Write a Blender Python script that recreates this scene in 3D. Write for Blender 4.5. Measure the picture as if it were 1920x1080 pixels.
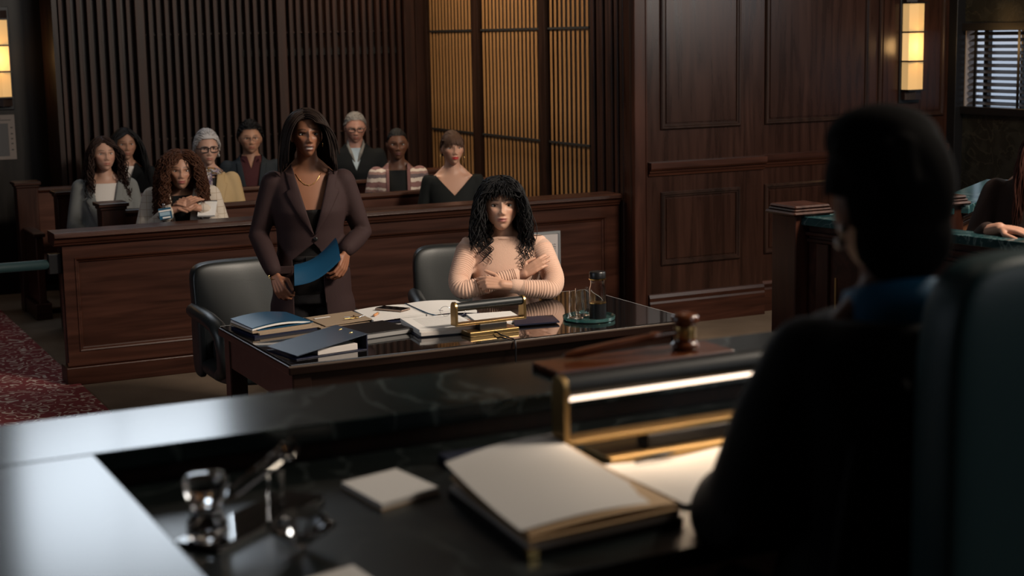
import bpy, bmesh, math, random
from mathutils import Vector, Matrix, Quaternion
from mathutils.bvhtree import BVHTree
for o in list(bpy.data.objects): bpy.data.objects.remove(o)
S = bpy.context.scene
COL = S.collection
PI = math.pi
rnd = random.Random(7)

# ------------------------------------------------------------------ camera
H_CAM = 2.05
YAW, PITCH, ROLL = 0.462396, 0.160829, 0.018355
def camera():
    f = Vector((math.sin(YAW)*math.cos(PITCH), math.cos(YAW)*math.cos(PITCH), -math.sin(PITCH)))
    r = Vector((math.cos(YAW), -math.sin(YAW), 0)); d = f.cross(r)
    c, s = math.cos(ROLL), math.sin(ROLL)
    r2 = r*c + d*s; d2 = d*c - r*s
    cam = bpy.data.cameras.new('camera'); cam.sensor_width = 36; cam.lens = 2937.4/1920*36
    cam.clip_start = .05; cam.clip_end = 80
    cam.dof.use_dof = True; cam.dof.focus_distance = 7.75; cam.dof.aperture_fstop = 2.9
    o = bpy.data.objects.new('camera', cam); COL.objects.link(o)
    m = Matrix((r2, -d2, -f)).transposed().to_4x4(); m.translation = (0, 0, H_CAM)
    o.matrix_world = m; S.camera = o
camera()
S.view_settings.view_transform = 'Standard'; S.view_settings.look = 'None'
S.view_settings.gamma = 1; S.view_settings.use_curve_mapping = False
S.view_settings.exposure = 0.0

# ------------------------------------------------------------------ world and lights
W = bpy.data.worlds.new('world'); S.world = W; W.use_nodes = True
W.node_tree.nodes['Background'].inputs[0].default_value = (.55, .68, .85, 1)
W.node_tree.nodes['Background'].inputs[1].default_value = .02
def area(name, loc, aim, sx, sy, power, col, spread=PI):
    l = bpy.data.lights.new(name, 'AREA'); l.shape = 'RECTANGLE'; l.size = sx; l.size_y = sy
    l.energy = power; l.color = col; l.spread = spread
    o = bpy.data.objects.new(name, l); COL.objects.link(o); o.location = loc
    o.rotation_euler = (Vector(aim)-Vector(loc)).to_track_quat('-Z', 'Y').to_euler()
    return o
def spot(name, loc, aim, power, col, ang, blend=.6, rad=.06):
    l = bpy.data.lights.new(name, 'SPOT'); l.energy = power; l.color = col; l.spot_size = math.radians(ang)
    l.spot_blend = blend; l.shadow_soft_size = rad
    o = bpy.data.objects.new(name, l); COL.objects.link(o); o.location = loc
    o.rotation_euler = (Vector(aim)-Vector(loc)).to_track_quat('-Z', 'Y').to_euler()
    return o
DAY = (.80, .90, 1.0); WARM = (1.0, .72, .42); TUNG = (1.0, .82, .62)
# daylight entering the tall windows of the right hand wall, in front of the window seen in the picture
area('daylight_right_wall', (8.38, 5.75, 3.0), (2.6, 7.6, 1.1), 2.4, 1.9, 92, (1.0, .90, .79))
# clerestory daylight high in the back wall over the entrance, mirrored by the marble of the bench
area('daylight_clerestory', (2.7, 12.55, 4.25), (1.6, 4.0, .9), 1.7, 1.5, 30, DAY)
# daylight from the left hand wall
area('daylight_left_wall', (-3.3, 6.2, 2.9), (3.0, 8.6, .8), 2.6, 1.8, 17, DAY, PI*.6)
# unseen light added behind the bench for sheen and fill
area('added_front_fill', (4.7, -1.3, 3.3), (3.0, 8.0, .9), 2.2, 1.8, 26, (1.0, .93, .85))
# unseen key and fill lights added at ceiling height, without fixtures
area('added_ceiling_fill', (3.3, 5.6, 5.1), (3.1, 7.4, .6), 1.4, 1.0, 10, TUNG)
area('added_ceiling_key', (6.0, 2.7, 5.0), (3.1, 7.3, 1.15), 1.5, 1.1, 375, (1.0, .87, .72), PI*.75)
area('added_gallery_fill', (3.2, 9.9, 5.1), (3.4, 11.2, .6), 2.2, .7, 9, TUNG)
# warm wash over the honey coloured slat screen, from the ceiling
area('slat_screen_wash', (4.35, 11.2, 3.9), (5.58, 11.2, 1.6), 2.4, .25, 40, (1, .78, .52), PI*.6)

# ------------------------------------------------------------------ materials
MATS = {}
def nodes(name):
    m = bpy.data.materials.new(name); m.use_nodes = True
    return m, m.node_tree.nodes, m.node_tree.links, m.node_tree.nodes['Principled BSDF']
def plain(name, col, rough=.5, metal=0, spec=.5, coat=0, emit=None, estr=0, trans=0, ior=1.45, alpha=1, sub=0, sheen=0, bump=0, bscale=200):
    if name in MATS: return MATS[name]
    m, N, L, b = nodes(name)
    b.inputs['Base Color'].default_value = (*col, 1); b.inputs['Roughness'].default_value = rough
    b.inputs['Metallic'].default_value = metal; b.inputs['Specular IOR Level'].default_value = spec
    b.inputs['Coat Weight'].default_value = coat; b.inputs['Coat Roughness'].default_value = .12
    b.inputs['Transmission Weight'].default_value = trans; b.inputs['IOR'].default_value = ior
    b.inputs['Sheen Weight'].default_value = sheen
    if sub: b.inputs['Subsurface Weight'].default_value = sub; b.inputs['Subsurface Radius'].default_value = (.012, .005, .003)
    if emit: b.inputs['Emission Color'].default_value = (*emit, 1); b.inputs['Emission Strength'].default_value = estr
    if bump:
        t = N.new('ShaderNodeTexCoord'); n = N.new('ShaderNodeTexNoise'); n.inputs['Scale'].default_value = bscale; n.inputs['Detail'].default_value = 2
        bu = N.new('ShaderNodeBump'); bu.inputs['Strength'].default_value = bump; bu.inputs['Distance'].default_value = .004
        L.new(t.outputs['Object'], n.inputs['Vector']); L.new(n.outputs[0], bu.inputs['Height']); L.new(bu.outputs[0], b.inputs['Normal'])
    MATS[name] = m
    return m
def wood(name, c1, c2, axis=2, rough=.36, coat=.05, sc=9, spec=.28):
    if name in MATS: return MATS[name]
    m, N, L, b = nodes(name)
    t = N.new('ShaderNodeTexCoord'); mp = N.new('ShaderNodeMapping')
    s = [sc*2.2]*3; s[axis] = sc*.16
    mp.inputs['Scale'].default_value = s
    n = N.new('ShaderNodeTexNoise'); n.inputs['Scale'].default_value = 1; n.inputs['Detail'].default_value = 7; n.inputs['Distortion'].default_value = .8
    n2 = N.new('ShaderNodeTexNoise'); n2.inputs['Scale'].default_value = 1.3; n2.inputs['Detail'].default_value = 3
    r = N.new('ShaderNodeValToRGB'); r.color_ramp.elements[0].position = .3; r.color_ramp.elements[1].position = .72
    r.color_ramp.elements[0].color = (*c1, 1); r.color_ramp.elements[1].color = (*c2, 1)
    mx = N.new('ShaderNodeMix'); mx.data_type = 'RGBA'; mx.blend_type = 'MULTIPLY'; mx.inputs[0].default_value = .5
    r2 = N.new('ShaderNodeMapRange'); r2.inputs[3].default_value = rough*.8; r2.inputs[4].default_value = rough*1.3
    L.new(t.outputs['Object'], mp.inputs[0]); L.new(mp.outputs[0], n.inputs[0]); L.new(t.outputs['Object'], n2.inputs[0])
    L.new(n.outputs[0], r.inputs[0]); L.new(r.outputs[0], mx.inputs[6]); L.new(n2.outputs[0], mx.inputs[7])
    L.new(mx.outputs[2], b.inputs['Base Color']); L.new(n.outputs[0], r2.inputs[0]); L.new(r2.outputs[0], b.inputs['Roughness'])
    b.inputs['Coat Weight'].default_value = coat; b.inputs['Coat Roughness'].default_value = .2; b.inputs['Specular IOR Level'].default_value = spec
    MATS[name] = m
    return m
def marble(name, c1, c2, vein, rough=.12, sc=2.2, vw=.5):
    if name in MATS: return MATS[name]
    m, N, L, b = nodes(name)
    t = N.new('ShaderNodeTexCoord'); n = N.new('ShaderNodeTexNoise'); n.inputs['Scale'].default_value = sc; n.inputs['Detail'].default_value = 8; n.inputs['Distortion'].default_value = 1.2
    w = N.new('ShaderNodeTexNoise'); w.inputs['Scale'].default_value = sc*.7; w.inputs['Detail'].default_value = 5; w.inputs['Distortion'].default_value = 2.4
    ab = N.new('ShaderNodeMath'); ab.operation = 'SUBTRACT'; ab.inputs[1].default_value = .5
    ab2 = N.new('ShaderNodeMath'); ab2.operation = 'ABSOLUTE'
    vr = N.new('ShaderNodeValToRGB'); vr.color_ramp.elements[0].position = 0; vr.color_ramp.elements[0].color = (vw, vw, vw, 1)
    vr.color_ramp.elements[1].position = .022; vr.color_ramp.elements[1].color = (0, 0, 0, 1)
    r = N.new('ShaderNodeValToRGB'); r.color_ramp.elements[0].position = .35; r.color_ramp.elements[1].position = .75
    r.color_ramp.elements[0].color = (*c1, 1); r.color_ramp.elements[1].color = (*c2, 1)
    mx = N.new('ShaderNodeMix'); mx.data_type = 'RGBA'; mx.inputs[7].default_value = (*vein, 1)
    L.new(t.outputs['Object'], n.inputs[0]); L.new(t.outputs['Object'], w.inputs[0])
    L.new(w.outputs[0], ab.inputs[0]); L.new(ab.outputs[0], ab2.inputs[0]); L.new(ab2.outputs[0], vr.inputs[0])
    L.new(n.outputs[0], r.inputs[0]); L.new(r.outputs[0], mx.inputs[6]); L.new(vr.outputs[0], mx.inputs[0])
    L.new(mx.outputs[2], b.inputs['Base Color']); b.inputs['Roughness'].default_value = rough
    MATS[name] = m
    return m

WOOD = wood('mahogany', (.022, .0064, .0034), (.066, .0205, .0108))
WOODH = wood('mahogany_horizontal', (.022, .0064, .0034), (.066, .0205, .0108), axis=0)
WOODY = wood('mahogany_depth', (.022, .0064, .0034), (.066, .0205, .0108), axis=1)
WALLW = wood('wall_mahogany', (.016, .0060, .0038), (.045, .0172, .0107), rough=.27, coat=0, spec=.4)
PEWLITW = wood('pew_mahogany_lit', (.050, .0165, .010), (.135, .048, .028), axis=0)  # lighter, redder mahogany: light falling on the pew backs painted in
DARKW = wood('dark_walnut', (.014, .007, .005), (.040, .018, .012))
SLATW = wood('slat_walnut', (.018, .0062, .0038), (.052, .0185, .0105), rough=.45, coat=.05)
HONEY = wood('honey_oak', (.30, .15, .058), (.50, .27, .115), rough=.42, coat=.1, sc=14)
TABLEW = wood('table_wood', (.010, .005, .004), (.028, .013, .009), axis=0, rough=.3)
BLACKW = plain('black_board', (.006, .005, .005), .7)
MARBLE = marble('green_marble', (.004, .008, .009), (.014, .024, .025), (.09, .115, .115), .17)
MARBLEW = marble('wall_marble', (.012, .012, .010), (.030, .030, .025), (.060, .056, .042), .25, 5)
TEALM = marble('teal_marble', (.010, .035, .040), (.025, .075, .082), (.2, .3, .3), .15, 6)
BRASS = plain('brass', (.44, .285, .12), .36, 1)
GOLD = plain('gold', (.85, .58, .22), .22, 1)
LEATHER = plain('black_leather', (.013, .016, .017), .40, spec=.6, bump=.04, bscale=160)
TEALLEATHER = plain('teal_leather', (.018, .055, .060), .45, spec=.5, bump=.15, bscale=260)
PAPER = plain('paper', (.72, .69, .66), .7)
PAPERW = plain('paper_edge', (.62, .56, .52), .8)
MANILA = plain('manila_card', (.50, .33, .18), .65)
TAN = plain('tan_card', (.30, .22, .15), .6)
NAVY = plain('navy_card', (.006, .008, .028), .45)
BLUE = plain('blue_card', (.008, .055, .115), .34, coat=.25)
BLACKP = plain('black_plastic', (.008, .008, .009), .35)
CHROME = plain('silver', (.7, .72, .74), .22, 1)
GLASS = plain('clear_glass', (.96, .98, .98), .015, trans=1, ior=1.33)
CRYSTAL = plain('crystal', (.98, .99, 1), .01, trans=1, ior=1.6)
TEALGLASS = plain('teal_glass', (.30, .62, .60), .05, trans=.9, ior=1.5)

# ------------------------------------------------------------------ mesh helpers
class MB:
    def __init__(s): s.v = []; s.f = []; s.m = []; s.mi = 0
    def add(s, vs, fs):
        k = len(s.v); s.v += [tuple(v) for v in vs]; s.f += [tuple(i+k for i in f) for f in fs]; s.m += [s.mi]*len(fs); return s
    def box(s, a, b, M=None):
        x0, y0, z0 = a; x1, y1, z1 = b
        vs = [Vector(p) for p in ((x0,y0,z0),(x1,y0,z0),(x1,y1,z0),(x0,y1,z0),(x0,y0,z1),(x1,y0,z1),(x1,y1,z1),(x0,y1,z1))]
        if M: vs = [M @ v for v in vs]
        return s.add(vs, [(3,2,1,0),(4,5,6,7),(0,1,5,4),(1,2,6,5),(2,3,7,6),(3,0,4,7)])
    def prism(s, pts, z0, z1, M=None):          # polygon in xy, counter clockwise
        n = len(pts); vs = [Vector((x, y, z0)) for x, y in pts]+[Vector((x, y, z1)) for x, y in pts]
        if M: vs = [M @ v for v in vs]
        return s.add(vs, [tuple(reversed(range(n))), tuple(range(n, 2*n))]+[(i, (i+1) % n, n+(i+1) % n, n+i) for i in range(n)])
    def profile_x(s, prof, x0, x1, M=None):     # (y,z) profile swept along x
        n = len(prof); vs = [Vector((x0, y, z)) for y, z in prof]+[Vector((x1, y, z)) for y, z in prof]
        if M: vs = [M @ v for v in vs]
        return s.add(vs, [tuple(reversed(range(n))), tuple(range(n, 2*n))]+[(i, (i+1) % n, n+(i+1) % n, n+i) for i in range(n)])
    def lathe(s, prof, n=28, M=None, cap=True):
        vs = []; fs = []; k = len(prof)
        for r, z in prof:
            for i in range(n):
                a = 2*PI*i/n; v = Vector((r*math.cos(a), r*math.sin(a), z)); vs.append(M @ v if M else v)
        for j in range(k-1):
            for i in range(n): fs.append((j*n+i, j*n+(i+1) % n, (j+1)*n+(i+1) % n, (j+1)*n+i))
        if cap: fs.append(tuple(reversed(range(n)))); fs.append(tuple(range((k-1)*n, k*n)))
        return s.add(vs, fs)
    def tube(s, pts, rad, n=8, cap=True, round_cap=False, flat=None):
        pts = [Vector(p) for p in pts]; m = len(pts)
        rad = [rad]*m if isinstance(rad, (int, float)) else list(rad)
        if round_cap:
            def ext(p, q, r):
                d = (p-q); d = d.normalized() if d.length > 1e-7 else Vector((0, 0, 1))
                return [(p+d*r*math.sin(t), r*max(.06, math.cos(t))) for t in (.5, 1.0, 1.4)]
            a = ext(pts[0], pts[1], rad[0])[::-1]; b = ext(pts[-1], pts[-2], rad[-1])
            pts = [x[0] for x in a]+pts+[x[0] for x in b]; rad = [x[1] for x in a]+rad+[x[1] for x in b]; m = len(pts)
        t0 = (pts[1]-pts[0]).normalized(); u = t0.orthogonal().normalized(); vs = []; fs = []
        for i in range(m):
            t = (pts[min(i+1, m-1)]-pts[max(i-1, 0)]); t = t.normalized() if t.length > 1e-9 else t0
            u = (u-t*u.dot(t)); u = u.normalized() if u.length > 1e-6 else t.orthogonal().normalized(); w = t.cross(u)
            fl = 1 if flat is None else flat
            for k in range(n):
                a = 2*PI*k/n; vs.append(pts[i]+u*rad[i]*math.cos(a)+w*rad[i]*fl*math.sin(a))
        for i in range(m-1):
            for k in range(n): fs.append((i*n+k, i*n+(k+1) % n, (i+1)*n+(k+1) % n, (i+1)*n+k))
        if cap: fs.append(tuple(reversed(range(n)))); fs.append(tuple(range((m-1)*n, m*n)))
        return s.add(vs, fs)
    def loft(s, rings, n=24):                   # rings: (cx,cy,cz,rx,ry[,power])
        vs = []; fs = []
        for rg in rings:
            cx, cy, cz, rx, ry = rg[:5]; p = rg[5] if len(rg) > 5 else 2
            for k in range(n):
                a = 2*PI*k/n; c, q = math.cos(a), math.sin(a)
                vs.append((cx+rx*math.copysign(abs(c)**(2/p), c), cy+ry*math.copysign(abs(q)**(2/p), q), cz))
        m = len(rings)
        for i in range(m-1):
            for k in range(n): fs.append((i*n+k, i*n+(k+1) % n, (i+1)*n+(k+1) % n, (i+1)*n+k))
        fs.append(tuple(reversed(range(n)))); fs.append(tuple(range((m-1)*n, m*n)))
        return s.add(vs, fs)
    def ball(s, c, r, n=16, m=10, M=None):
        r = (r, r, r) if isinstance(r, (int, float)) else r; vs = []; fs = []
        for j in range(m+1):
            th = PI*j/m
            for i in range(n):
                a = 2*PI*i/n; v = Vector((r[0]*math.sin(th)*math.cos(a), r[1]*math.sin(th)*math.sin(a), -r[2]*math.cos(th)))
                if M: v = M @ v
                vs.append(v+Vector(c))
        for j in range(m):
            for i in range(n): fs.append((j*n+i, j*n+(i+1) % n, (j+1)*n+(i+1) % n, (j+1)*n+i))
        return s.add(vs, fs)
    def mesh(s, name='m'):
        me = bpy.data.meshes.new(name); me.from_pydata(s.v, [], s.f)
        bm = bmesh.new(); bm.from_mesh(me); bmesh.ops.remove_doubles(bm, verts=bm.verts, dist=1e-6)
        bm.to_mesh(me); bm.free(); me.update(); return me
    def build(s, name, mat, parent=None, smooth=False, bevel=0, seg=2, auto=None):
        me = bpy.data.meshes.new(name); me.from_pydata(s.v, [], s.f); me.update()
        return put(name, me, mat, parent, smooth, bevel, seg, s.m if any(s.m) else None, auto)
def put(name, me, mat, parent=None, smooth=False, bevel=0, seg=2, mi=None, auto=None):
    for mm in (mat if isinstance(mat, (list, tuple)) else [mat]): me.materials.append(mm)
    if mi: me.polygons.foreach_set('material_index', mi)
    if smooth: me.polygons.foreach_set('use_smooth', [True]*len(me.polygons))
    if auto:
        me.polygons.foreach_set('use_smooth', [True]*len(me.polygons)); me.set_sharp_from_angle(angle=math.radians(auto))
    o = bpy.data.objects.new(name, me); COL.objects.link(o)
    if parent: o.parent = parent
    if bevel:
        b = o.modifiers.new('bevel', 'BEVEL'); b.width = bevel; b.segments = seg; b.limit_method = 'ANGLE'; b.angle_limit = .6
    return o
def box(name, a, b, mat, parent=None, bevel=.004, seg=2): return MB().box(a, b).build(name, mat, parent, False, bevel, seg)
def tag(o, label, cat, group=None):
    o['label'] = label; o['category'] = cat
    if group: o['group'] = group
    return o
def struct(o, label=None, cat=None):
    o['kind'] = 'structure'
    if label: o['label'] = label
    if cat: o['category'] = cat
    return o
def thing(name, label, cat, loc=(0, 0, 0), rz=0, group=None):
    o = bpy.data.objects.new(name, None); o.empty_display_size = .1; COL.objects.link(o)
    o.location = loc; o.rotation_euler = (0, 0, rz); return tag(o, label, cat, group)
def inst(src, name, parent, loc, rz=0):
    o = src.copy(); o.name = name; COL.objects.link(o); o.parent = parent; o.location = loc; o.rotation_euler = (0, 0, rz); return o
def remesh(mb, voxel, it=6, fac=.5):
    me = mb.mesh(); o = bpy.data.objects.new('t', me); COL.objects.link(o)
    r = o.modifiers.new('r', 'REMESH'); r.mode = 'VOXEL'; r.voxel_size = voxel
    if it: sm = o.modifiers.new('s', 'SMOOTH'); sm.factor = fac; sm.iterations = it
    dg = bpy.context.evaluated_depsgraph_get(); dg.update()
    out = bpy.data.meshes.new_from_object(o.evaluated_get(dg)); bpy.data.objects.remove(o)
    out.polygons.foreach_set('use_smooth', [True]*len(out.polygons)); return out
def text(name, body, size, M, mat, parent, align='LEFT', bold=0):
    cu = bpy.data.curves.new('t', 'FONT'); cu.body = body; cu.size = size; cu.extrude = .0004; cu.offset = bold; cu.align_x = align; cu.resolution_u = 2
    o = bpy.data.objects.new('t', cu); COL.objects.link(o)
    dg = bpy.context.evaluated_depsgraph_get(); dg.update()
    me = bpy.data.meshes.new_from_object(o.evaluated_get(dg)); bpy.data.objects.remove(o)
    me.transform(M); me.materials.clear(); return put(name, me, mat, parent)
# ================================================================== the room
def carpet_mats():
    m, N, L, b = nodes('brown_carpet')
    t = N.new('ShaderNodeTexCoord'); n = N.new('ShaderNodeTexNoise'); n.inputs['Scale'].default_value = 220; n.inputs['Detail'].default_value = 3
    n2 = N.new('ShaderNodeTexNoise'); n2.inputs['Scale'].default_value = 3
    r = N.new('ShaderNodeValToRGB'); r.color_ramp.elements[0].color = (.075, .052, .037, 1); r.color_ramp.elements[1].color = (.17, .125, .09, 1)
    r.color_ramp.elements[0].position = .3; r.color_ramp.elements[1].position = .7
    mx = N.new('ShaderNodeMix'); mx.data_type = 'FLOAT'; mx.inputs[0].default_value = .35
    bu = N.new('ShaderNodeBump'); bu.inputs['Strength'].default_value = .5; bu.inputs['Distance'].default_value = .004
    L.new(t.outputs['Object'], n.inputs[0]); L.new(t.outputs['Object'], n2.inputs[0]); L.new(n.outputs[0], mx.inputs[2]); L.new(n2.outputs[0], mx.inputs[3])
    L.new(mx.outputs[0], r.inputs[0]); L.new(r.outputs[0], b.inputs['Base Color']); L.new(n.outputs[0], bu.inputs['Height']); L.new(bu.outputs[0], b.inputs['Normal'])
    b.inputs['Roughness'].default_value = .95; b.inputs['Specular IOR Level'].default_value = .1
    c, N, L, b = nodes('red_scroll_carpet')
    t = N.new('ShaderNodeTexCoord'); n = N.new('ShaderNodeTexNoise'); n.inputs['Scale'].default_value = 5; n.inputs['Detail'].default_value = 2
    va = N.new('ShaderNodeVectorMath'); va.operation = 'MULTIPLY_ADD'; va.inputs[1].default_value = (.11,)*3
    vo = N.new('ShaderNodeTexVoronoi'); vo.inputs['Scale'].default_value = 9.5; vo.inputs['Randomness'].default_value = .8
    si = N.new('ShaderNodeMath'); si.operation = 'MULTIPLY'; si.inputs[1].default_value = 21
    sn = N.new('ShaderNodeMath'); sn.operation = 'SINE'
    n2 = N.new('ShaderNodeTexNoise'); n2.inputs['Scale'].default_value = 17; n2.inputs['Detail'].default_value = 1
    ad = N.new('ShaderNodeMath'); ad.operation = 'MULTIPLY_ADD'; ad.inputs[1].default_value = 3.2; ad.inputs[2].default_value = -1.75
    su = N.new('ShaderNodeMath'); su.operation = 'ADD'
    r = N.new('ShaderNodeValToRGB'); e = r.color_ramp.elements; e[0].position = .52; e[0].color = (.24, .052, .055, 1); e[1].position = .68; e[1].color = (.64, .49, .42, 1)
    n3 = N.new('ShaderNodeTexNoise'); n3.inputs['Scale'].default_value = 300
    mx = N.new('ShaderNodeMix'); mx.data_type = 'RGBA'; mx.blend_type = 'MULTIPLY'; mx.inputs[0].default_value = .6
    L.new(t.outputs['Object'], n.inputs[0]); L.new(n.outputs[1], va.inputs[0]); L.new(t.outputs['Object'], va.inputs[2]); L.new(va.outputs[0], vo.inputs['Vector'])
    L.new(vo.outputs['Distance'], si.inputs[0]); L.new(si.outputs[0], sn.inputs[0]); L.new(t.outputs['Object'], n2.inputs[0]); L.new(n2.outputs[0], ad.inputs[0])
    L.new(sn.outputs[0], su.inputs[0]); L.new(ad.outputs[0], su.inputs[1]); L.new(su.outputs[0], r.inputs[0]); L.new(r.outputs[0], mx.inputs[6]); L.new(t.outputs['Object'], n3.inputs[0]); L.new(n3.outputs[1], mx.inputs[7])
    L.new(mx.outputs[2], b.inputs['Base Color']); b.inputs['Roughness'].default_value = .95; b.inputs['Specular IOR Level'].default_value = .1
    return m, c
CARPET, REDC = carpet_mats()
PLASTER = plain('ceiling_plaster', (.13, .10, .08), .9)
struct(box('floor', (-3.6, -1.6, -.2), (8.7, 13.5, 0), CARPET, bevel=0), 'brown carpeted courtroom floor', 'floor')
struct(box('ceiling', (-3.6, -1.6, 5.2), (8.7, 13.5, 5.4), PLASTER, bevel=0), 'dark plaster ceiling above the court', 'ceiling')
tag(box('aisle_carpet', (-.6, 5.2, 0), (1.79, 13.28, .012), REDC, bevel=.004), 'red aisle carpet with cream scroll pattern left of the wooden rail', 'carpet')
struct(box('wall_left', (-3.6, -1.6, 0), (-3.45, 13.5, 5.2), DARKW, bevel=0), 'dark wood wall at the far left', 'wall')
struct(box('wall_front', (-3.45, -1.6, 0), (8.6, -1.45, 5.2), DARKW, bevel=0), 'dark wood wall behind the bench', 'wall')
struct(box('floor_platform', (-1.2, -1.45, 0), (4.0, 3.06, .5), CARPET, bevel=.01), 'raised carpeted platform under the bench', 'floor')

def rect_frame(x0, x1, z0, z1, y, prof):        # nested rectangles in the xz plane; prof: (inset, y offset)
    mb = MB(); vs = []; fs = []
    for ins, dy in prof:
        vs += [(x0+ins, y+dy, z0+ins), (x1-ins, y+dy, z0+ins), (x1-ins, y+dy, z1-ins), (x0+ins, y+dy, z1-ins)]
    for j in range(len(prof)-1):
        for k in range(4): fs.append((j*4+k, j*4+(k+1) % 4, (j+1)*4+(k+1) % 4, (j+1)*4+k))
    return mb.add(vs, fs)
PANELPROF = [(0, 0), (0, -.012), (.008, -.020), (.018, -.020), (.024, -.010), (.032, -.010), (.038, .006), (.046, .010)]

# ---- slatted back wall
wb = MB().box((2.40, 12.86, 0), (5.70, 12.95, 3.15)).box((2.40, 12.80, 3.0), (5.58, 12.86, 3.15)).box((2.38, 12.80, 0), (2.42, 13.35, 3.15))
wb.mi = 0
wall_back = struct(wb.build('wall_back', DARKW), 'dark wooden slatted wall behind the gallery', 'wall')
sl0 = box('slat', (-.015, -.025, 0), (.015, .025, 3.0), SLATW, wall_back, bevel=.002, seg=1); sl0.location = (2.445, 12.815, 0)
def slat_run(x0, x1, pitch, first=False):
    n = int(round((x1-x0)/pitch)); p = (x1-x0)/n
    for i in range(n):
        inst(sl0, 'slat', wall_back, (x0+p*(i+.5), 12.815+(.012 if (i*7) % 5 == 2 else 0), 0))
slat_run(2.47, 3.02, .076); slat_run(3.12, 4.20, .066); slat_run(4.31, 5.36, .066)
for x0, x1 in ((3.03, 3.105), (4.215, 4.295), (5.37, 5.47), (5.475, 5.58)):
    box('mullion', (x0, 12.78, 0), (x1, 12.86, 3.0), SLATW, wall_back, bevel=.004)
for z in (2.095, 1.245): box('cross_bar', (3.1, 12.842, z-.006), (5.37, 12.856, z+.006), SLATW, wall_back, bevel=0)
box('cross_bar', (3.9, 12.845, 1.90), (5.37, 12.86, 1.96), BLACKW, wall_back, bevel=0)
# wall over the slats with the clerestory window
MB().box((2.40, 12.84, 3.15), (5.7, 12.95, 3.4)).box((3.62, 12.84, 3.4), (5.7, 12.95, 5.2)).box((1.2, 12.84, 3.4), (1.85, 12.95, 5.2)).box((1.85, 12.84, 5.0), (3.62, 12.95, 5.2)).box((1.2, 12.84, 3.15), (2.4, 12.95, 3.4)).build('upper_wall', DARKW, wall_back)
SKYP = plain('sky_pane', (.5, .55, .6), .3, emit=(.74, .86, 1), estr=1.2)
w2 = struct(MB().box((1.85, 12.80, 3.4), (3.62, 12.87, 3.47)).box((1.85, 12.80, 4.93), (3.62, 12.87, 5.0)).box((1.85, 12.80, 3.47), (1.92, 12.87, 4.93)).box((3.55, 12.80, 3.47), (3.62, 12.87, 4.93)).box((2.70, 12.80, 3.47), (2.76, 12.87, 4.93)).build('window_2', BLACKW), 'high clerestory window over the slatted wall', 'window')
for x0, x1 in ((1.92, 2.70), (2.76, 3.55)): box('pane', (x0, 12.85, 3.47), (x1, 12.86, 4.93), SKYP, w2, bevel=0)
struct(box('wall_back_left', (-3.45, 13.3, 0), (2.40, 13.45, 5.2), wood('dark_wall_wood', (.004, .003, .0025), (.010, .0065, .005)), bevel=0), 'dark recessed wall behind the left aisle', 'wall')

# ---- honey slat screen on the side of the gallery
ws = struct(MB().box((5.64, 9.3, 0), (5.74, 12.9, 5.2)).box((5.57, 9.9, 3.0), (5.64, 12.8, 3.15)).build('wall_gallery_side', plain('screen_back', (.020, .010, .005), .6)), 'honey coloured slat screen wall right of the gallery', 'wall')
hs = box('honey_slat', (-.0035, -.0165, 0), (.0035, .0165, 3.0), HONEY, ws, bevel=.001, seg=1); hs.location = (5.585, 12.70, 0)
for y0, y1 in ((12.665, 11.80), (11.67, 10.615), (10.505, 9.885)):
    n = int(round((y0-y1)/.066)); p = (y0-y1)/n
    for i in range(n): inst(hs, 'honey_slat', ws, (5.585, y0-p*(i+.5), 0))
for y0, y1 in ((11.675, 11.795), (10.51, 10.61), (12.72, 12.78)): box('mullion', (5.55, y0, 0), (5.64, y1, 3.0), DARKW, ws, bevel=.004)
for z in (2.085, 1.24):
    for y0, y1 in ((12.70, 11.795), (11.675, 10.61), (10.51, 9.88)): box('cross_bar', (5.572, y1, z-.008), (5.582, y0, z+.008), BLACKW, ws, bevel=0)
yy = 9.865
for k in range(9):                               # fluted wooden jamb between screen and panelling
    w = .058; box('flute', (5.575+.012*(k % 2)+(.02 if k > 5 else 0), yy-w+.008, 0), (5.66, yy, 5.0), DARKW if k > 5 else SLATW, ws, bevel=.012, seg=3); yy -= w+.004

# ---- panelled wall
wp = struct(MB().box((6.64, 9.36, 0), (8.6, 9.5, 5.2)).box((5.60, 9.27, 0), (6.66, 9.5, 5.2)).build('wall_panelled', WALLW), 'mahogany panelled wall with chair rail', 'wall')
box('edge_strip', (5.575, 9.255, 0), (5.665, 9.30, 5.0), WOOD, wp, bevel=.006)
box('edge_bead', (5.67, 9.262, 0), (5.682, 9.28, 5.0), WOOD, wp, bevel=.004)
for (x0, x1, z0, z1, y) in ((5.79, 6.455, 1.375, 2.95, 9.27), (5.79, 6.455, .425, .94, 9.27), (6.73, 7.67, 1.37, 2.95, 9.36), (6.73, 7.67, .425, .935, 9.36), (7.76, 8.40, 1.37, 2.95, 9.36), (7.76, 8.40, .425, .935, 9.36)):
    rect_frame(x0, x1, z0, z1, y, PANELPROF).build('panel_moulding', DARKW, wp)
    box('panel', (x0+.046, y-.008, z0+.046), (x1-.046, y+.02, z1-.046), WALLW, wp, bevel=0)
CR = [(0, 1.055), (-.014, 1.058), (-.018, 1.075), (-.028, 1.08), (-.030, 1.095), (-.044, 1.10), (-.05, 1.112), (-.05, 1.150), (0, 1.155)]
BR = [(0, 0), (-.03, 0), (-.03, .16), (-.024, .175), (-.026, .20), (-.016, .222), (0, .226)]
for nm, pr in (('chair_rail', CR), ('base_moulding', BR)):
    MB().profile_x([(9.27+a, z) for a, z in pr], 5.686, 6.66).build(nm, WOODH, wp)
    MB().profile_x([(9.36+a*.8, z) for a, z in pr], 6.66, 8.5).build(nm, WOODH, wp)
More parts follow.
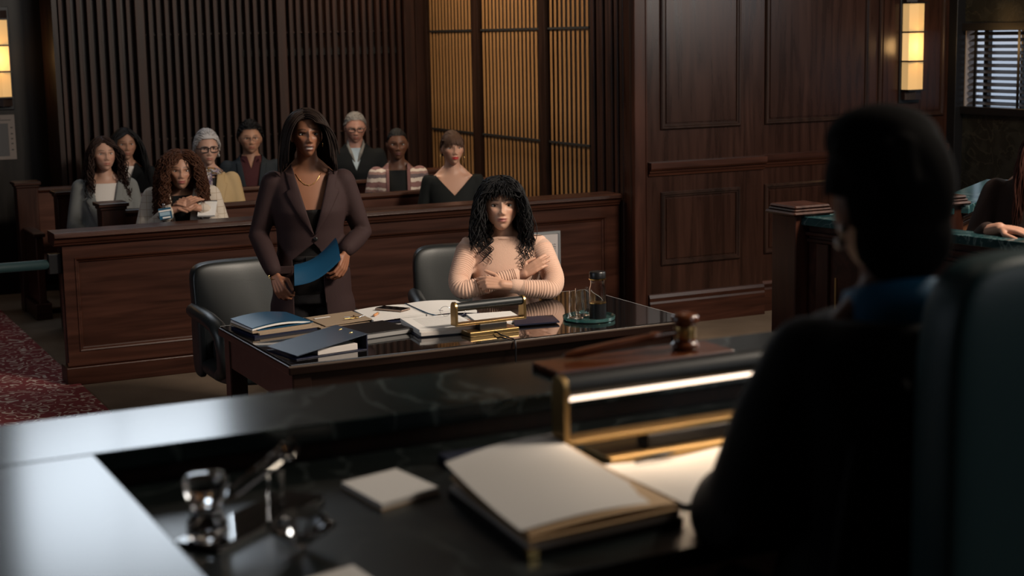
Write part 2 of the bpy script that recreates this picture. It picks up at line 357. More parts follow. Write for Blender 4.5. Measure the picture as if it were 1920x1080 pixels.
sock = tag(box('wall_socket', (7.02, 9.335, .30), (7.09, 9.36, .40), BLACKP, bevel=.004), 'small dark wall socket low on the panelled wall', 'socket')
MB().ball((7.055, 9.334, .36), .008).build('led', plain('led_white', (.8, .8, .8), .3), sock, True)

# ---- marble right wall with the blind-covered window
wr = struct(MB().box((8.52, -1.45, 0), (8.7, 9.36, 1.41)).box((8.52, -1.45, 2.04), (8.7, 9.36, 5.2)).box((8.52, 9.31, 1.41), (8.7, 9.36, 2.04)).box((8.52, -1.45, 1.41), (8.7, 7.4, 2.04)).build('wall_right', MARBLEW), 'dark marble wall at the right', 'wall')
BLACKF = plain('black_frame', (.008, .008, .009), .3)
box('corner_post', (8.44, 9.27, 0), (8.53, 9.36, 5), BLACKF, wr)
win = struct(MB().box((8.49, 7.36, 1.38), (8.66, 9.33, 1.44)).box((8.49, 7.36, 2.01), (8.66, 9.33, 2.07)).box((8.49, 9.285, 1.44), (8.66, 9.33, 2.01)).box((8.49, 7.36, 1.44), (8.66, 7.42, 2.01)).build('window_1', BLACKF, bevel=.004), 'window with black frame and dark slatted blind in the marble wall', 'window')
GREYREV = plain('grey_reveal', (.30, .26, .24), .5)
box('reveal', (8.53, 9.262, 1.44), (8.66, 9.285, 2.01), GREYREV, win, bevel=0)
PANE = plain('window_daylight', (.3, .34, .4), .4, emit=(.62, .74, .92), estr=.62)
box('pane', (8.645, 7.42, 1.44), (8.655, 9.262, 2.01), PANE, win, bevel=0)
box('sash_bar', (8.60, 9.10, 1.44), (8.64, 9.145, 2.01), BLACKF, win, bevel=0)
box('sash_bar', (8.60, 8.745, 1.44), (8.64, 8.765, 2.01), BLACKF, win, bevel=0)
box('sash_bar', (8.60, 8.40, 1.44), (8.64, 8.43, 2.01), BLACKF, win, bevel=0)
b0 = MB().box((-.028, -.9, -.0015), (.028, .9, .0015), Matrix.Rotation(math.radians(-24), 4, 'Y')).build('blind_slat', plain('blind_slat', (.055, .05, .05), .45), win); b0.location = (8.565, 8.345, 1.465)
for k in range(1, 12): inst(b0, 'blind_slat', win, (8.565, 8.345, 1.465+.0475*k))
for y in (9.17, 8.72): MB().box((8.535, y-.012, 1.44), (8.54, y+.012, 2.01)).build('blind_tape', BLACKF, win)
# further windows of the side walls, outside the picture, where the daylight comes from
for nm, X, s, y0, y1 in (('window_3', 8.52, -1, 4.5, 7.0), ('window_4', -3.45, 1, 4.9, 7.5)):
    a0, a1 = (1.98, 4.05) if X > 0 else (1.95, 3.85)
    w = struct(MB().box((X-.03, y0, a0), (X+.03, y1, a0+.08)).box((X-.03, y0, a1-.08), (X+.03, y1, a1)).box((X-.03, y0, a0+.08), (X+.03, y0+.08, a1-.08)).box((X-.03, y1-.08, a0+.08), (X+.03, y1, a1-.08)).box((X-.03, (y0+y1)/2-.03, a0+.08), (X+.03, (y0+y1)/2+.03, a1-.08)).build(nm, BLACKF), 'tall side window with black frame', 'window')
    for a, b in ((y0+.08, (y0+y1)/2-.03), ((y0+y1)/2+.03, y1-.08)): box('pane', (X-.01, a, a0+.08), (X+.01, b, a1-.08), SKYP, w, bevel=0)

w5 = struct(MB().box((3.5, -1.48, 2.3), (5.9, -1.42, 2.38)).box((3.5, -1.48, 4.22), (5.9, -1.42, 4.3)).box((3.5, -1.48, 2.38), (3.58, -1.42, 4.22)).box((5.82, -1.48, 2.38), (5.9, -1.42, 4.22)).box((4.67, -1.48, 2.38), (4.73, -1.42, 4.22)).build('added_window_5', BLACKF), 'tall unseen window added behind the bench for sheen and fill', 'window')  # out of view, added to give the chairs and wood a sheen
for a, b in ((3.58, 4.67), (4.73, 5.82)): box('pane', (a, -1.46, 2.38), (b, -1.44, 4.22), SKYP, w5, bevel=0)

# ---- wall sconces
SC = [plain('sconce_glow_%d' % i, (.5, .3, .1), .5, emit=(1, .62, .26), estr=e) for i, e in enumerate((.42, .70, .46))]
def sconce(label, loc, top=2.225, bot=1.575, w=.155):
    t = thing('wall_sconce', label, 'wall lamp', loc, 0, 'wall sconces')
    box('back_plate', (-w/2-.02, -.02, bot-.1), (w/2+.02, 0, top+.1), BLACKF, t)
    h = (top-bot)/3
    for k in range(3):
        pr = [(-w/2, -.02), (w/2, -.02), (w/2*.92, -.085), (0, -.105), (-w/2*.92, -.085)]
        MB().prism(pr[::-1], bot+h*k+.006, bot+h*(k+1)-.006).build('glass_shade', SC[k], t)
    for k in range(4): box('band', (-w/2-.006, -.108, bot+h*k-.006), (w/2+.006, -.0, bot+h*k+.006), BLACKF, t, bevel=0)
    MB().prism([(-w/2, 0), (-w/2, -.06), (0, -.09), (w/2, -.06), (w/2, 0)], bot-.07, bot-.006).build('bottom_cap', DARKW, t)
    MB().prism([(-w/2, 0), (-w/2, -.06), (0, -.09), (w/2, -.06), (w/2, 0)], top+.006, top+.07).build('top_cap', DARKW, t)
    l = bpy.data.lights.new('sconce_light', 'POINT'); l.energy = 2.6; l.color = (1, .58, .22); l.shadow_soft_size = .06
    o = bpy.data.objects.new('sconce_light', l); COL.objects.link(o); o.parent = t; o.location = (0, -.19, (top+bot)/2)
sconce('amber glass wall sconce beside the blind-covered window', (8.05, 9.36, 0))
sconce('amber glass wall sconce on the dark wall at the left edge', (2.03, 13.3, 0), 2.24, 1.615)
# ---- poster on the left wall
po = thing('notice_board', 'white framed notice poster on dark wall under the left sconce', 'poster', (1.85, 13.3, 0))
box('poster_sheet', (-.27, -.015, 1.11), (.27, 0, 1.475), plain('poster_grey', (.16, .135, .125), .6), po)
box('grey_panel', (-.20, -.017, 1.14), (.215, -.014, 1.405), plain('panel_grey', (.045, .045, .05), .5), po, bevel=0)
INKS = plain('ink', (.02, .02, .022), .6)
for k, (a, b, z) in enumerate(((-.2, .16, 1.447), (-.22, .24, 1.432), (-.18, .15, 1.418))): box('text_line', (a, -.0165, z-.003), (b, -.0145, z+.003), INKS, po, bevel=0)
for z in (1.37, 1.32, 1.28, 1.24, 1.19): box('side_mark', (.232, -.0165, z-.005), (.25, -.0145, z+.005), INKS, po, bevel=0)

# ================================================================== gallery rail
rail = thing('gallery_rail', 'long panelled mahogany rail in front of the gallery', 'rail', (0, 0, 0))
MB().box((1.745, 9.50, .0), (5.575, 9.60, .87)).build('core', WOODH, rail)
MB().box((1.735, 9.48, .10), (1.80, 9.52, .87)).box((5.475, 9.48, .10), (5.575, 9.52, .87)).box((1.80, 9.48, .775), (5.475, 9.52, .87)).box((1.80, 9.48, .10), (5.475, 9.52, .20)).build('panel_frame', WOODH, rail)
rect_frame(1.80, 5.475, .20, .775, 9.48, [(0, 0), (.006, -.006), (.014, -.002), (.020, .010), (.028, .012), (.034, .020)]).build('panel_moulding', WOODH, rail)
def cap_prof(z):     # moulded top of the rail: (offset outwards, z)
    return [(.0, .848), (.012, .850), (.020, .858), (.020, .864), (.030, .872), (.034, .895), (.052, .900), (.056, .906), (.050, .914), (.050, .922), (.036, .932), (-.09, .935)]
cp = cap_prof(0)
MB().profile_x([(9.48-o, z) for o, z in cp][:-1]+[(9.65, .932), (9.65, .86)], 1.685, 5.575).build('cap', WOODH, rail, bevel=.002)
MB().profile_x([(9.48, .112), (9.472, .114), (9.466, .12), (9.466, .128), (9.474, .136), (9.48, .14)], 1.725, 5.575).build('base_bead', WOODH, rail)
box('plinth', (1.712, 9.455, 0), (5.575, 9.62, .112), WOODH, rail, bevel=.006)
box('end_plate', (1.735, 9.50, .11), (1.748, 9.60, .86), WOODY, rail, bevel=.002)
# gate belt left of the rail
bl = thing('barrier_belt', 'dark teal padded barrier bar between rail and left aisle', 'barrier', (0, 0, 0))
MB().tube([(-.9, 9.55, .74), (.4, 9.55, .738), (1.69, 9.55, .738)], .030, 12).build('padded_bar', plain('teal_pad', (.012, .030, .033), .5), bl, True)
box('bracket', (1.66, 9.52, .68), (1.735, 9.58, .80), BLACKP, bl)
MB().lathe([(.14, 0), (.14, .02), (.03, .05), (.022, .1), (.022, .78), (.034, .79), (.034, .83)]).build('stanchion', BLACKF, bl, auto=40).location = (-.9, 9.55, 0)

# notice sign on the rail
ns = thing('notice_sign', 'silver framed white notice with black lettering on the rail behind seated woman', 'sign', (0, 0, 0))
sx0, sx1, sz0, sz1 = 4.795, 5.098, .452, .702
rect_frame(sx0, sx1, sz0, sz1, 9.468, [(0, .012), (0, -.006), (.006, -.012), (.014, -.012), (.02, -.004), (.022, .004)]).build('frame', plain('matte_silver', (.45, .48, .50), .35, .7), ns)
box('sheet', (sx0+.02, 9.465, sz0+.02), (sx1-.02, 9.470, sz1-.02), plain('sign_white', (.46, .42, .41), .6), ns, bevel=0)
def wallM(x, y, z): return Matrix.Translation((x, y, z)) @ Matrix.Rotation(PI/2, 4, 'X')
text('heading', 'NOTICE:', .036, wallM(4.845, 9.4645, .632), INKS, ns, bold=.0012)
for k, s in enumerate(('Unauthorized activities from the', 'recording of proceedings including', 'any electronic transmission', 'under the rules of the New York Court')):
    text('text_line', s, .0128, wallM(5.062, 9.4645, .607-.0158*k), INKS, ns, 'RIGHT')
text('text_line', 'SHALL CONSTITUTE A', .0138, wallM(5.04, 9.4645, .527), INKS, ns, 'RIGHT', .0003)
text('text_line', 'VIOLATION', .0138, wallM(5.015, 9.4645, .510), INKS, ns, 'RIGHT', .0003)

# ================================================================== pews
def pew(label, Y, xl, xr, ztop=.945):
    t = thing('pew', label, 'pew', (0, Y, 0), 0, 'gallery pews')
    pw = .2
    box('backrest', (xl+.1, -.012, .18), (xr-.1, .018, ztop-.03), PEWLITW, t)
    MB().profile_x([(-.03, ztop-.035), (-.038, ztop-.02), (-.03, ztop-.006), (-.02, ztop), (.04, ztop), (.045, ztop-.02), (.035, ztop-.035)], xl+.08, xr-.08).build('top_rail', WOODH, t)
    box('seat', (xl+.1, -.46, .40), (xr-.1, -.01, .44), WOODH, t, bevel=.01)
    for x in (xl, xr-pw):
        p = MB().box((x+.02, -.07, 0), (x+pw-.02, .07, .97)).build('end_post', WOOD, t, bevel=.006)
        MB().prism([(x, -.10), (x+pw, -.10), (x+pw, .10), (x, .10)], .975, 1.0).prism([(x+.012, -.085), (x+pw-.012, -.085), (x+pw-.012, .085), (x+.012, .085)], .955, .975).build('post_cap', WOODH, p, bevel=.005)
        MB().box((x+.06, -.50, 0), (x+.12, -.07, .62)).build('end_panel', WOOD, t, bevel=.01)
        MB().box((x+.045, -.52, .62), (x+.135, -.07, .65)).build('arm_cap', WOODH, t, bevel=.008)
        MB().box((x+.03, -.52, 0), (x+.15, .08, .12)).build('plinth', WOODH, t, bevel=.006)
    return t
pew('front gallery pew nearest the rail', 10.42, 2.14, 5.14)
pew('middle gallery pew behind the front row', 11.45, 2.05, 5.10)
pew('rear gallery pew against the slatted wall', 12.42, 1.93, 5.15)
# ================================================================== furniture
def spow(a, e): return math.copysign(abs(a)**e, a)
def cushion(w, d, h, e=.35, n=40, m=24, fn=None):
    mb = MB(); vs = []; fs = []
    for j in range(m+1):
        th = -PI/2+PI*j/m
        for i in range(n):
            a = 2*PI*i/n
            v = Vector((w/2*spow(math.cos(th), e)*spow(math.cos(a), e), d/2*spow(math.cos(th), e)*spow(math.sin(a), e), h/2*spow(math.sin(th), e)))
            vs.append(fn(v) if fn else v)
    for j in range(m):
        for i in range(n): fs.append((j*n+i, j*n+(i+1) % n, (j+1)*n+(i+1) % n, (j+1)*n+i))
    return mb.add(vs, fs)
def office_chair(label, loc, rz):
    t = thing('leather_armchair', label, 'chair', loc, rz, 'black leather chairs at the table')
    def bend(v):                                 # wrapped back: the sides come forward
        return Vector((v.x, v.y-.45*v.x*v.x+.20*v.z, v.z))
    o = cushion(.68, .12, .60, .24, fn=bend).build('backrest', LEATHER, t, True); o.location = (0, .30, .625)
    o = cushion(.56, .56, .14, .4).build('seat', LEATHER, t, True); o.location = (0, -.02, .45)
    o = cushion(.68, .66, .10, .5).build('seat_shell', LEATHER, t, True); o.location = (0, .02, .36)
    for s in (-1, 1):
        MB().tube([(s*.335, .27, .665), (s*.345, .12, .672), (s*.345, -.08, .668), (s*.34, -.22, .648), (s*.335, -.275, .60), (s*.33, -.285, .52), (s*.325, -.26, .42), (s*.32, -.16, .37)], [.04, .042, .042, .042, .04, .038, .036, .034], 12, round_cap=True).build('arm', LEATHER, t, True)
        o = cushion(.05, .16, .40, .5).build('side_wing', LEATHER, t, True); o.location = (s*.325, .22, .49)
    MB().lathe([(.05, .10), (.05, .2), (.03, .2), (.03, .34), (.12, .345), (.12, .36)]).build('column', BLACKP, t, auto=40)
    for k in range(5):
        a = 2*PI*k/5+.3; c, s = math.cos(a), math.sin(a)
        g = MB().tube([(0, 0, .12), (c*.16, s*.16, .10), (c*.29, s*.29, .075)], [.028, .022, .016], 8).build('base_arm', BLACKP, t, True)
        MB().lathe([(.008, -.012), (.028, -.012), (.030, 0), (.028, .012), (.008, .012)], 16, Matrix.Translation((c*.29, s*.29, .031)) @ Matrix.Rotation(a, 4, 'Z') @ Matrix.Rotation(PI/2, 4, 'X')).build('caster', BLACKP, g, True)
    return t
ch1 = office_chair('black leather armchair behind the standing woman', (2.505, 7.86, 0), math.radians(-1)); ch1.scale = (1.06, 1.0, .94)
office_chair('black leather armchair under the seated woman in pink', (3.50, 7.36, 0), math.radians(-17))

# ---- counsel table
TX0, TX1, TY0, TY1, TZ = 1.92, 3.83, 5.85, 6.85, .765
tb = thing('counsel_table', 'dark wooden table with glossy black glass top', 'table', (0, 0, 0))
box('tabletop', (TX0, TY0, TZ-.042), (TX1, TY1, TZ-.006), TABLEW, tb, bevel=.006, seg=3)
GTOP = plain('black_glass_top', (.006, .005, .005), .025, spec=.7, coat=.5)
box('glass_sheet', (TX0+.012, TY0+.012, TZ-.0062), (TX1-.004, TY1-.004, TZ), GTOP, tb, bevel=.0022, seg=3)
GEDGE = plain('glass_edge_highlight', (.34, .34, .33), .25, spec=.6)  # pale colour paints in the highlight along the glass edges
MB().box((TX0, TY0-.001, TZ-.012), (TX1, TY0+.012, TZ-.004)).build('edge_strip', plain('polished_edge_highlight', (.10, .075, .06), .2, spec=.7), tb, bevel=.002)  # paler front strip, edge highlight put into its colour
MB().box((TX1-.004, TY0+.012, TZ-.006), (TX1, TY1, TZ)).box((TX0+.012, TY1-.004, TZ-.006), (TX1-.004, TY1, TZ)).build('glass_edge_highlight', GEDGE, tb)
for y0, y1, x0, x1 in ((TY0+.03, TY0+.055, TX0+.06, TX1-.06), (TY1-.055, TY1-.03, TX0+.06, TX1-.06)): box('apron', (x0, y0, TZ-.20), (x1, y1, TZ-.042), TABLEW, tb)
for x0 in (TX0+.025, TX1-.05): box('apron', (x0, TY0+.06, TZ-.18), (x0+.025, TY1-.06, TZ-.042), TABLEW, tb)
for x in (TX0+.02, TX1-.10):
    for y in (TY0+.02, TY1-.10): box('leg', (x, y, 0), (x+.08, y+.08, TZ-.042), TABLEW, tb, bevel=.006)
box('modesty_panel', (TX0+.10, TY0+.05, .22), (TX1-.10, TY0+.068, TZ-.18), TABLEW, tb, bevel=0)

# ---- the bench in the foreground
bn = thing('judge_bench', 'raised bench with dark green marble ledge in the foreground', 'bench', (0, 0, 0))
box('front_ledge', (.10, 2.855, 1.262), (3.2, 3.175, 1.300), MARBLE, bn, bevel=.004, seg=3)
box('side_ledge', (.10, .9, 1.262), (.556, 2.853, 1.300), MARBLE, bn, bevel=.004, seg=3)
box('desk_top', (.50, 2.05, 1.190), (3.2, 2.90, 1.225), marble('desk_marble', (.003, .005, .005), (.010, .015, .015), (.05, .06, .06), .30), bn, bevel=.003)
box('inner_panel', (.50, 2.885, 1.225), (3.2, 2.90, 1.262), DARKW, bn, bevel=0)
box('inner_side_panel', (.515, 1.0, 1.10), (.53, 2.885, 1.262), DARKW, bn, bevel=0)
box('front_panel', (.14, 3.08, 0), (3.2, 3.12, 1.262), WOODH, bn, bevel=.003)
box('side_panel', (.14, .95, .5), (.17, 3.08, 1.262), WOODY, bn, bevel=.003)
for x in (.2, 1.2, 2.2): rect_frame(x, x+.9, .2, 1.1, 3.12, [(i, -d) for i, d in PANELPROF]).build('panel_moulding', WOODH, bn)
box('desk_support', (.53, 2.3, .5), (.60, 2.86, 1.19), DARKW, bn, bevel=0)
box('desk_support', (3.1, 2.3, .5), (3.18, 2.86, 1.19), DARKW, bn, bevel=0)

# ---- brass desk lamps
def desk_lamp(label, loc, rz, L, h, lit, r=.019, pw=.05):
    t = thing('desk_lamp', label, 'lamp', loc, rz, 'brass desk lamps')
    z0 = .047
    for s in (-1, 1):
        x = s*L/2; pr = [(-pw/2, z0)]+[(pw/2, z0)]+[(pw/2*math.cos(a), z0+h-pw/2+pw/2*math.sin(a)) for a in [PI*k/10 for k in range(11)]]
        MB().profile_x(pr, x-.006, x+.006).build('end_plate', BRASS, t, bevel=.0015)
    box('lower_bar', (-L/2, -pw/2, z0), (L/2, pw/2, z0+.010), BRASS, t, bevel=.0015)
    M = Matrix.Translation((-L/2+.006, 0, z0+h-pw/2)) @ Matrix.Rotation(PI/2, 4, 'Y')
    MB().lathe([(r, 0), (r, L-.012)], 28, M).build('tube_housing', plain('lamp_black', (.010, .012, .013), .45), t, auto=50)
    if lit:
        M2 = Matrix.Translation((-L/2+.012, -pw*.22, z0+h-pw/2-r*.72)) @ Matrix.Rotation(PI/2, 4, 'Y')
        MB().lathe([(.0085, 0), (.0085, L-.024)], 16, M2).build('light_tube', plain('lamp_tube_glow', (.9, .8, .7), .4, emit=(1, .78, .60), estr=2.2), t, True)
        a = area('lamp_light', (0, 0, 0), (0, 0, -1), L*.9, .012, .8, (1, .74, .50)); a.parent = t; a.location = (0, -pw*.3, z0+h-pw/2-r-.014); a.rotation_euler = (math.radians(-14), 0, 0)
    box('swivel_block', (-L*.18, -.03, .018), (L*.22, .016, z0), plain('lamp_block', (.02, .018, .017), .4), t, bevel=.003)
    box('base_plate', (-L*.36, -.055, 0), (L*.36, .055, .020), BRASS, t, bevel=.003)
    return t
lt = desk_lamp('brass desk lamp with black tube on the counsel table', (2.905, 6.06, TZ), math.radians(2), .335, .105, False)
MB().tube([(0, -.055, .010), (.002, -.075, .012), (.004, -.10, .005), (.006, -.15, .0045), (.008, -.205, .0045), (.009, -.222, -.004), (.008, -.226, -.03), (.006, -.226, -.12), (.002, -.224, -.30), (0, -.222, -.55), (0, -.222, -.755)], .0035, 8).build('power_cord', BLACKP, lt, True)
desk_lamp('lit brass desk lamp on the foreground bench', (1.66, 2.575, 1.225), math.radians(1), .56, .135, True, .024, .05)

# ---- gavel and sound block
GW = wood('gavel_wood', (.10, .026, .010), (.22, .065, .022), axis=0, rough=.22, coat=.6, sc=20)
sb = tag(box('sound_block', (1.59, 2.975, 1.300), (2.06, 3.10, 1.314), GW, bevel=.004, seg=3), 'flat reddish wooden block under the wooden gavel', 'gavel block')
gv = thing('wooden_gavel', 'polished wooden gavel standing on its reddish block', 'gavel', (1.965, 3.04, 1.314))
MB().lathe([(.018, 0), (.030, .002), (.033, .008), (.033, .014), (.028, .018), (.0245, .022), (.0245, .060), (.028, .064), (.033, .068), (.033, .076), (.028, .083), (.012, .088)], 32).build('head', GW, gv, auto=50)
MB().lathe([(.0252, .0265), (.0258, .028), (.0258, .054), (.0252, .0555)], 32, cap=False).build('brass_band', BRASS, gv, True)
MB().tube([(-.01, 0, .042), (-.06, .004, .040), (-.075, .005, .039), (-.085, .006, .038), (-.095, .006, .037), (-.15, .012, .031), (-.21, .02, .022), (-.27, .028, .014), (-.30, .032, .011)], [.007, .0075, .010, .011, .0085, .0095, .011, .011, .006], 14, round_cap=True).build('handle', GW, gv, True)

# ---- crystal gavel on acrylic base
cg = thing('crystal_gavel', 'clear crystal gavel resting on an acrylic base', 'gavel', (.655, 2.455, 1.225), math.radians(38))
ACR = plain('acrylic', (.95, .97, .97), .02, trans=1, ior=1.45)
box('acrylic_base', (-.035, -.045, 0), (.285, .045, .012), ACR, cg, bevel=.002)
MB().lathe([(.030, .013), (.034, .016), (.034, .042), (.027, .050), (.025, .064), (.027, .076), (.036, .084), (.038, .108), (.033, .120), (.018, .124)], 28).build('head', CRYSTAL, cg, auto=50)
hp = MB(); n = 8
for k, (x, z, r) in enumerate(((.03, .066, .009), (.08, .072, .012), (.17, .088, .013), (.22, .098, .014), (.235, .1, .019), (.255, .104, .019), (.265, .106, .010))):
    for i in range(n): a = 2*PI*i/n; hp.v.append((x, r*math.cos(a), z+r*math.sin(a)))
for j in range(6):
    for i in range(n): hp.f.append((j*n+i, j*n+(i+1) % n, (j+1)*n+(i+1) % n, (j+1)*n+i))
hp.f.append(tuple(range(n))[::-1]); hp.f.append(tuple(range(6*n, 7*n))); hp.m = [0]*len(hp.f)
hp.build('handle', CRYSTAL, cg)
MB().box((.19, -.012, .012), (.21, .012, .076)).build('support', ACR, cg, bevel=.002)
dm = MB(); n = 10
rr = [(.003, 0), (.056, .036), (.056, .041), (.032, .060)]
dw = MB().lathe(rr, 10).build('diamond_paperweight', CRYSTAL); dw.location = (.785, 2.36, 1.2255); dw.rotation_euler = (.0, 0, .2)
tag(dw, 'faceted crystal diamond paperweight on the dark bench desk', 'paperweight')

# ---- papers on the bench
def sheet(name, label, cat, pts, z, th, mat, parent=None, curl=None, group=None, nx=8, ny=8):
    """pts: four corners (x,y) going round; curl(u,v)->dz"""
    mb = MB(); P = [Vector((*p, z)) for p in pts]; vs = []
    for s in (0, 1):
        for j in range(ny+1):
            for i in range(nx+1):
                u, v = i/nx, j/ny; p = (P[0]*(1-u)+P[1]*u)*(1-v)+(P[3]*(1-u)+P[2]*u)*v
                p = p+Vector((0, 0, s*th+(curl(u, v) if curl else 0))); vs.append(p)
    q = (nx+1)*(ny+1); fs = []
    for j in range(ny):
        for i in range(nx):
            a = j*(nx+1)+i; fs.append((a+q, a+1+q, a+nx+2+q, a+nx+1+q)); fs.append((a, a+nx+1, a+nx+2, a+1))
    for i in range(nx):
        fs.append((i, i+1, i+1+q, i+q)); a = ny*(nx+1)+i; fs.append((a+1, a, a+q, a+1+q))
    for j in range(ny):
        a = j*(nx+1); b = a+nx+1; fs.append((b, a, a+q, b+q)); a = a+nx; b = a+nx+1; fs.append((a, b, b+q, a+q))
    o = mb.add(vs, fs).build(name, mat, parent, auto=35)
    if label: tag(o, label, cat, group)
    return o
def grow(pts, k, dx=0, dy=0):
    cx = sum(p[0] for p in pts)/4; cy = sum(p[1] for p in pts)/4
    return [(cx+(x-cx)*k+dx, cy+(y-cy)*k+dy) for x, y in pts]
DZ = 1.225
pad = thing('note_pad', 'small white note pad on the bench desk', 'note pad', (0, 0, 0))
pq = [(.962, 2.65), (.975, 2.485), (1.105, 2.53), (1.085, 2.685)]
sheet('pages', None, None, pq, DZ+.003, .010, PAPER, pad); sheet('backing_board', None, None, grow(pq, 1.01), DZ, .003, MANILA, pad)
st = thing('case_folder_stack', 'tan folders with white papers on a black portfolio before the lit lamp', 'folders', (0, 0, 0))
fq = [(1.085, 2.13), (1.385, 2.16), (1.385, 2.585), (1.115, 2.50)]
pf = sheet('portfolio', None, None, grow(fq, 1.03), DZ, .014, plain('portfolio_black', (.012, .009, .008), .4), st)
c = grow(fq, 1.03)[0]; MB().prism([(c[0]-.002, c[1]-.002), (c[0]+.018, c[1]), (c[0], c[1]+.018)], DZ+.002, DZ+.0155).build('gold_corner', GOLD, pf)
sheet('inner_sheets', None, None, grow(fq, 1.0), DZ+.014, .008, PAPERW, st)
sheet('tan_folder', None, None, fq, DZ+.022, .007, MANILA, st, lambda u, v: .012*v*v)
sheet('tan_folder', None, None, grow(fq, .985, .004, .006), DZ+.030, .005, MANILA, st, lambda u, v: .016*v*v+.006*math.sin(u*3))
sheet('top_sheet', None, None, grow(fq, .97, -.006, .022), DZ+.037, .002, PAPER, st, lambda u, v: .022*v*v+.008*math.sin(u*3.1)-.004*(1-v)*u)
ls = sheet('loose_sheet', 'white sheet lying beside the judge under the lit lamp', 'paper', [(1.445, 2.235), (1.735, 2.26), (1.72, 2.525), (1.435, 2.515)], DZ, .002, PAPER, None, lambda u, v: .004*math.sin(u*5+v*2)+.005)
MB().tube([(1.50, 2.495, DZ+.014), (1.57, 2.507, DZ+.014), (1.60, 2.512, DZ+.014)], [.004, .0045, .002], 8).build('pen', BLACKP, None, True)
tag(bpy.data.objects['pen'], 'dark pen lying on the loose sheet by the lamp', 'pen')
sheet('paper_corner', 'white paper corner at the near edge of the bench', 'paper', [(.60, 2.07), (.835, 2.06), (.825, 2.235), (.70, 2.20)], DZ, .004, PAPER)
nb = tag(box('navy_box', (1.19, 2.66, DZ), (1.43, 2.73, DZ+.018), plain('navy_cloth', (.006, .010, .030), .5), bevel=.003), 'dark navy box with gold studs behind the folder stack', 'box')
for x in (1.20, 1.30, 1.42): MB().ball((x, 2.659, DZ+.010), .004, 10, 6).build('gold_stud', GOLD, nb, True)

# ---- things on the counsel table
sk = thing('blue_folder_stack', 'bright blue folders over tan folders on the left table corner', 'folders', (0, 0, 0))
q0 = [(1.985, 6.50), (2.275, 6.55), (2.245, 6.80), (1.965, 6.77)]
sheet('dark_folder', None, None, grow(q0, 1.05, -.0, -.01), TZ, .010, NAVY, sk)
sheet('tan_folder', None, None, grow(q0, 1.02, .02, -.012), TZ+.010, .008, TAN, sk)
sheet('tan_folder', None, None, grow(q0, 1.0, -.01, 0), TZ+.018, .007, TAN, sk)
sheet('white_sheets', None, None, grow(q0, .97, -.01, .008), TZ+.027, .008, PAPER, sk, lambda u, v: .012*math.sin(u*3.1))
sheet('blue_folder', None, None, grow(q0, .93, .01, .0), TZ+.025, .004, BLUE, sk, lambda u, v: .004*u)
sheet('blue_folder', None, None, grow(q0, .97, -.012, .006), TZ+.036, .004, BLUE, sk, lambda u, v: .014*math.sin(u*3.1)+.004*v)
fo = thing('open_tan_folder', 'open tan folder lying on the table behind the binder', 'folder', (0, 0, 0))
q1 = [(2.30, 6.53), (2.55, 6.55), (2.545, 6.82), (2.29, 6.80)]
sheet('cover', None, None, q1, TZ, .004, TAN, fo); sheet('cover', None, None, grow(q1, .93, .02, .01), TZ+.006, .003, TAN, fo, lambda u, v: .006*u)
sheet('label_strip', None, None, [(2.34, 6.72), (2.42, 6.735), (2.418, 6.75), (2.338, 6.735)], TZ+.0125, .001, PAPER, fo)
ky = thing('key_bunch', 'small bunch of brass keys on the open tan folder', 'keys', (2.50, 6.62, TZ+.018))
MB().tube([(.012*math.cos(a), .012*math.sin(a), .002) for a in [2*PI*k/14 for k in range(15)]], .0015, 6).build('ring', GOLD, ky, True)
for k in range(4):
    a = .5+k*.9; M = Matrix.Rotation(a, 4, 'Z')
    MB().box((.012, -.008, 0), (.028, .008, .003), M).box((.028, -.003, 0), (.058, .003, .003), M).build('key', GOLD if k % 2 else CHROME, ky, bevel=.001)
bd = thing('lever_binder', 'navy ring binder propped open over a thick paper block at the table front', 'binder', (2.125, 6.085, TZ), math.radians(9))
box('lower_cover', (-.165, -.125, 0), (.165, .14, .004), NAVY, bd, bevel=.001)
box('spine', (.162, -.125, 0), (.168, .14, .066), NAVY, bd, bevel=.001)
box('paper_block', (-.062, -.115, .005), (.125, .13, .031), PAPERW, bd, bevel=.002)
MB().box((-.335, -.125, -.004), (0, .14, 0), Matrix.Translation((.168, 0, .068)) @ Matrix.Rotation(math.radians(-8.5), 4, 'Y')).build('upper_cover', plain('binder_blue', (.020, .035, .060), .42, coat=.3), bd, bevel=.001)
for y in (-.04, .05): MB().tube([(.14+.020*math.cos(a), y, .045+.020*math.sin(a)) for a in [2*PI*k/16 for k in range(17)]], .002, 6).build('ring', GOLD, bd, True)
fb = thing('flat_binder', 'flat black binder with pale page edges in the middle of the table', 'binder', (2.43, 6.32, TZ), math.radians(9))
box('cover', (-.15, -.12, .021), (.16, .12, .025), BLACKP, fb, bevel=.001); box('pages', (-.145, -.118, .004), (.158, .118, .021), plain('page_grey', (.30, .29, .28), .7), fb, bevel=0); box('cover', (-.15, -.12, 0), (.16, .12, .004), BLACKP, fb, bevel=.001)
ob = thing('open_notebook', 'open white notebook with blue ribbon beside the phone', 'notebook', (0, 0, 0))
sheet('cover', None, None, [(2.545, 6.53), (3.07, 6.50), (3.11, 6.825), (2.565, 6.84)], TZ, .004, NAVY, ob)
sheet('left_page', None, None, [(2.555, 6.54), (2.81, 6.53), (2.835, 6.835), (2.575, 6.835)], TZ+.004, .010, PAPER, ob, lambda u, v: .008*math.sin(u*2.6))
sheet('right_page', None, None, [(2.815, 6.53), (3.06, 6.51), (3.095, 6.82), (2.84, 6.835)], TZ+.004, .012, PAPER, ob, lambda u, v: .010*math.sin((1-u)*2.6))
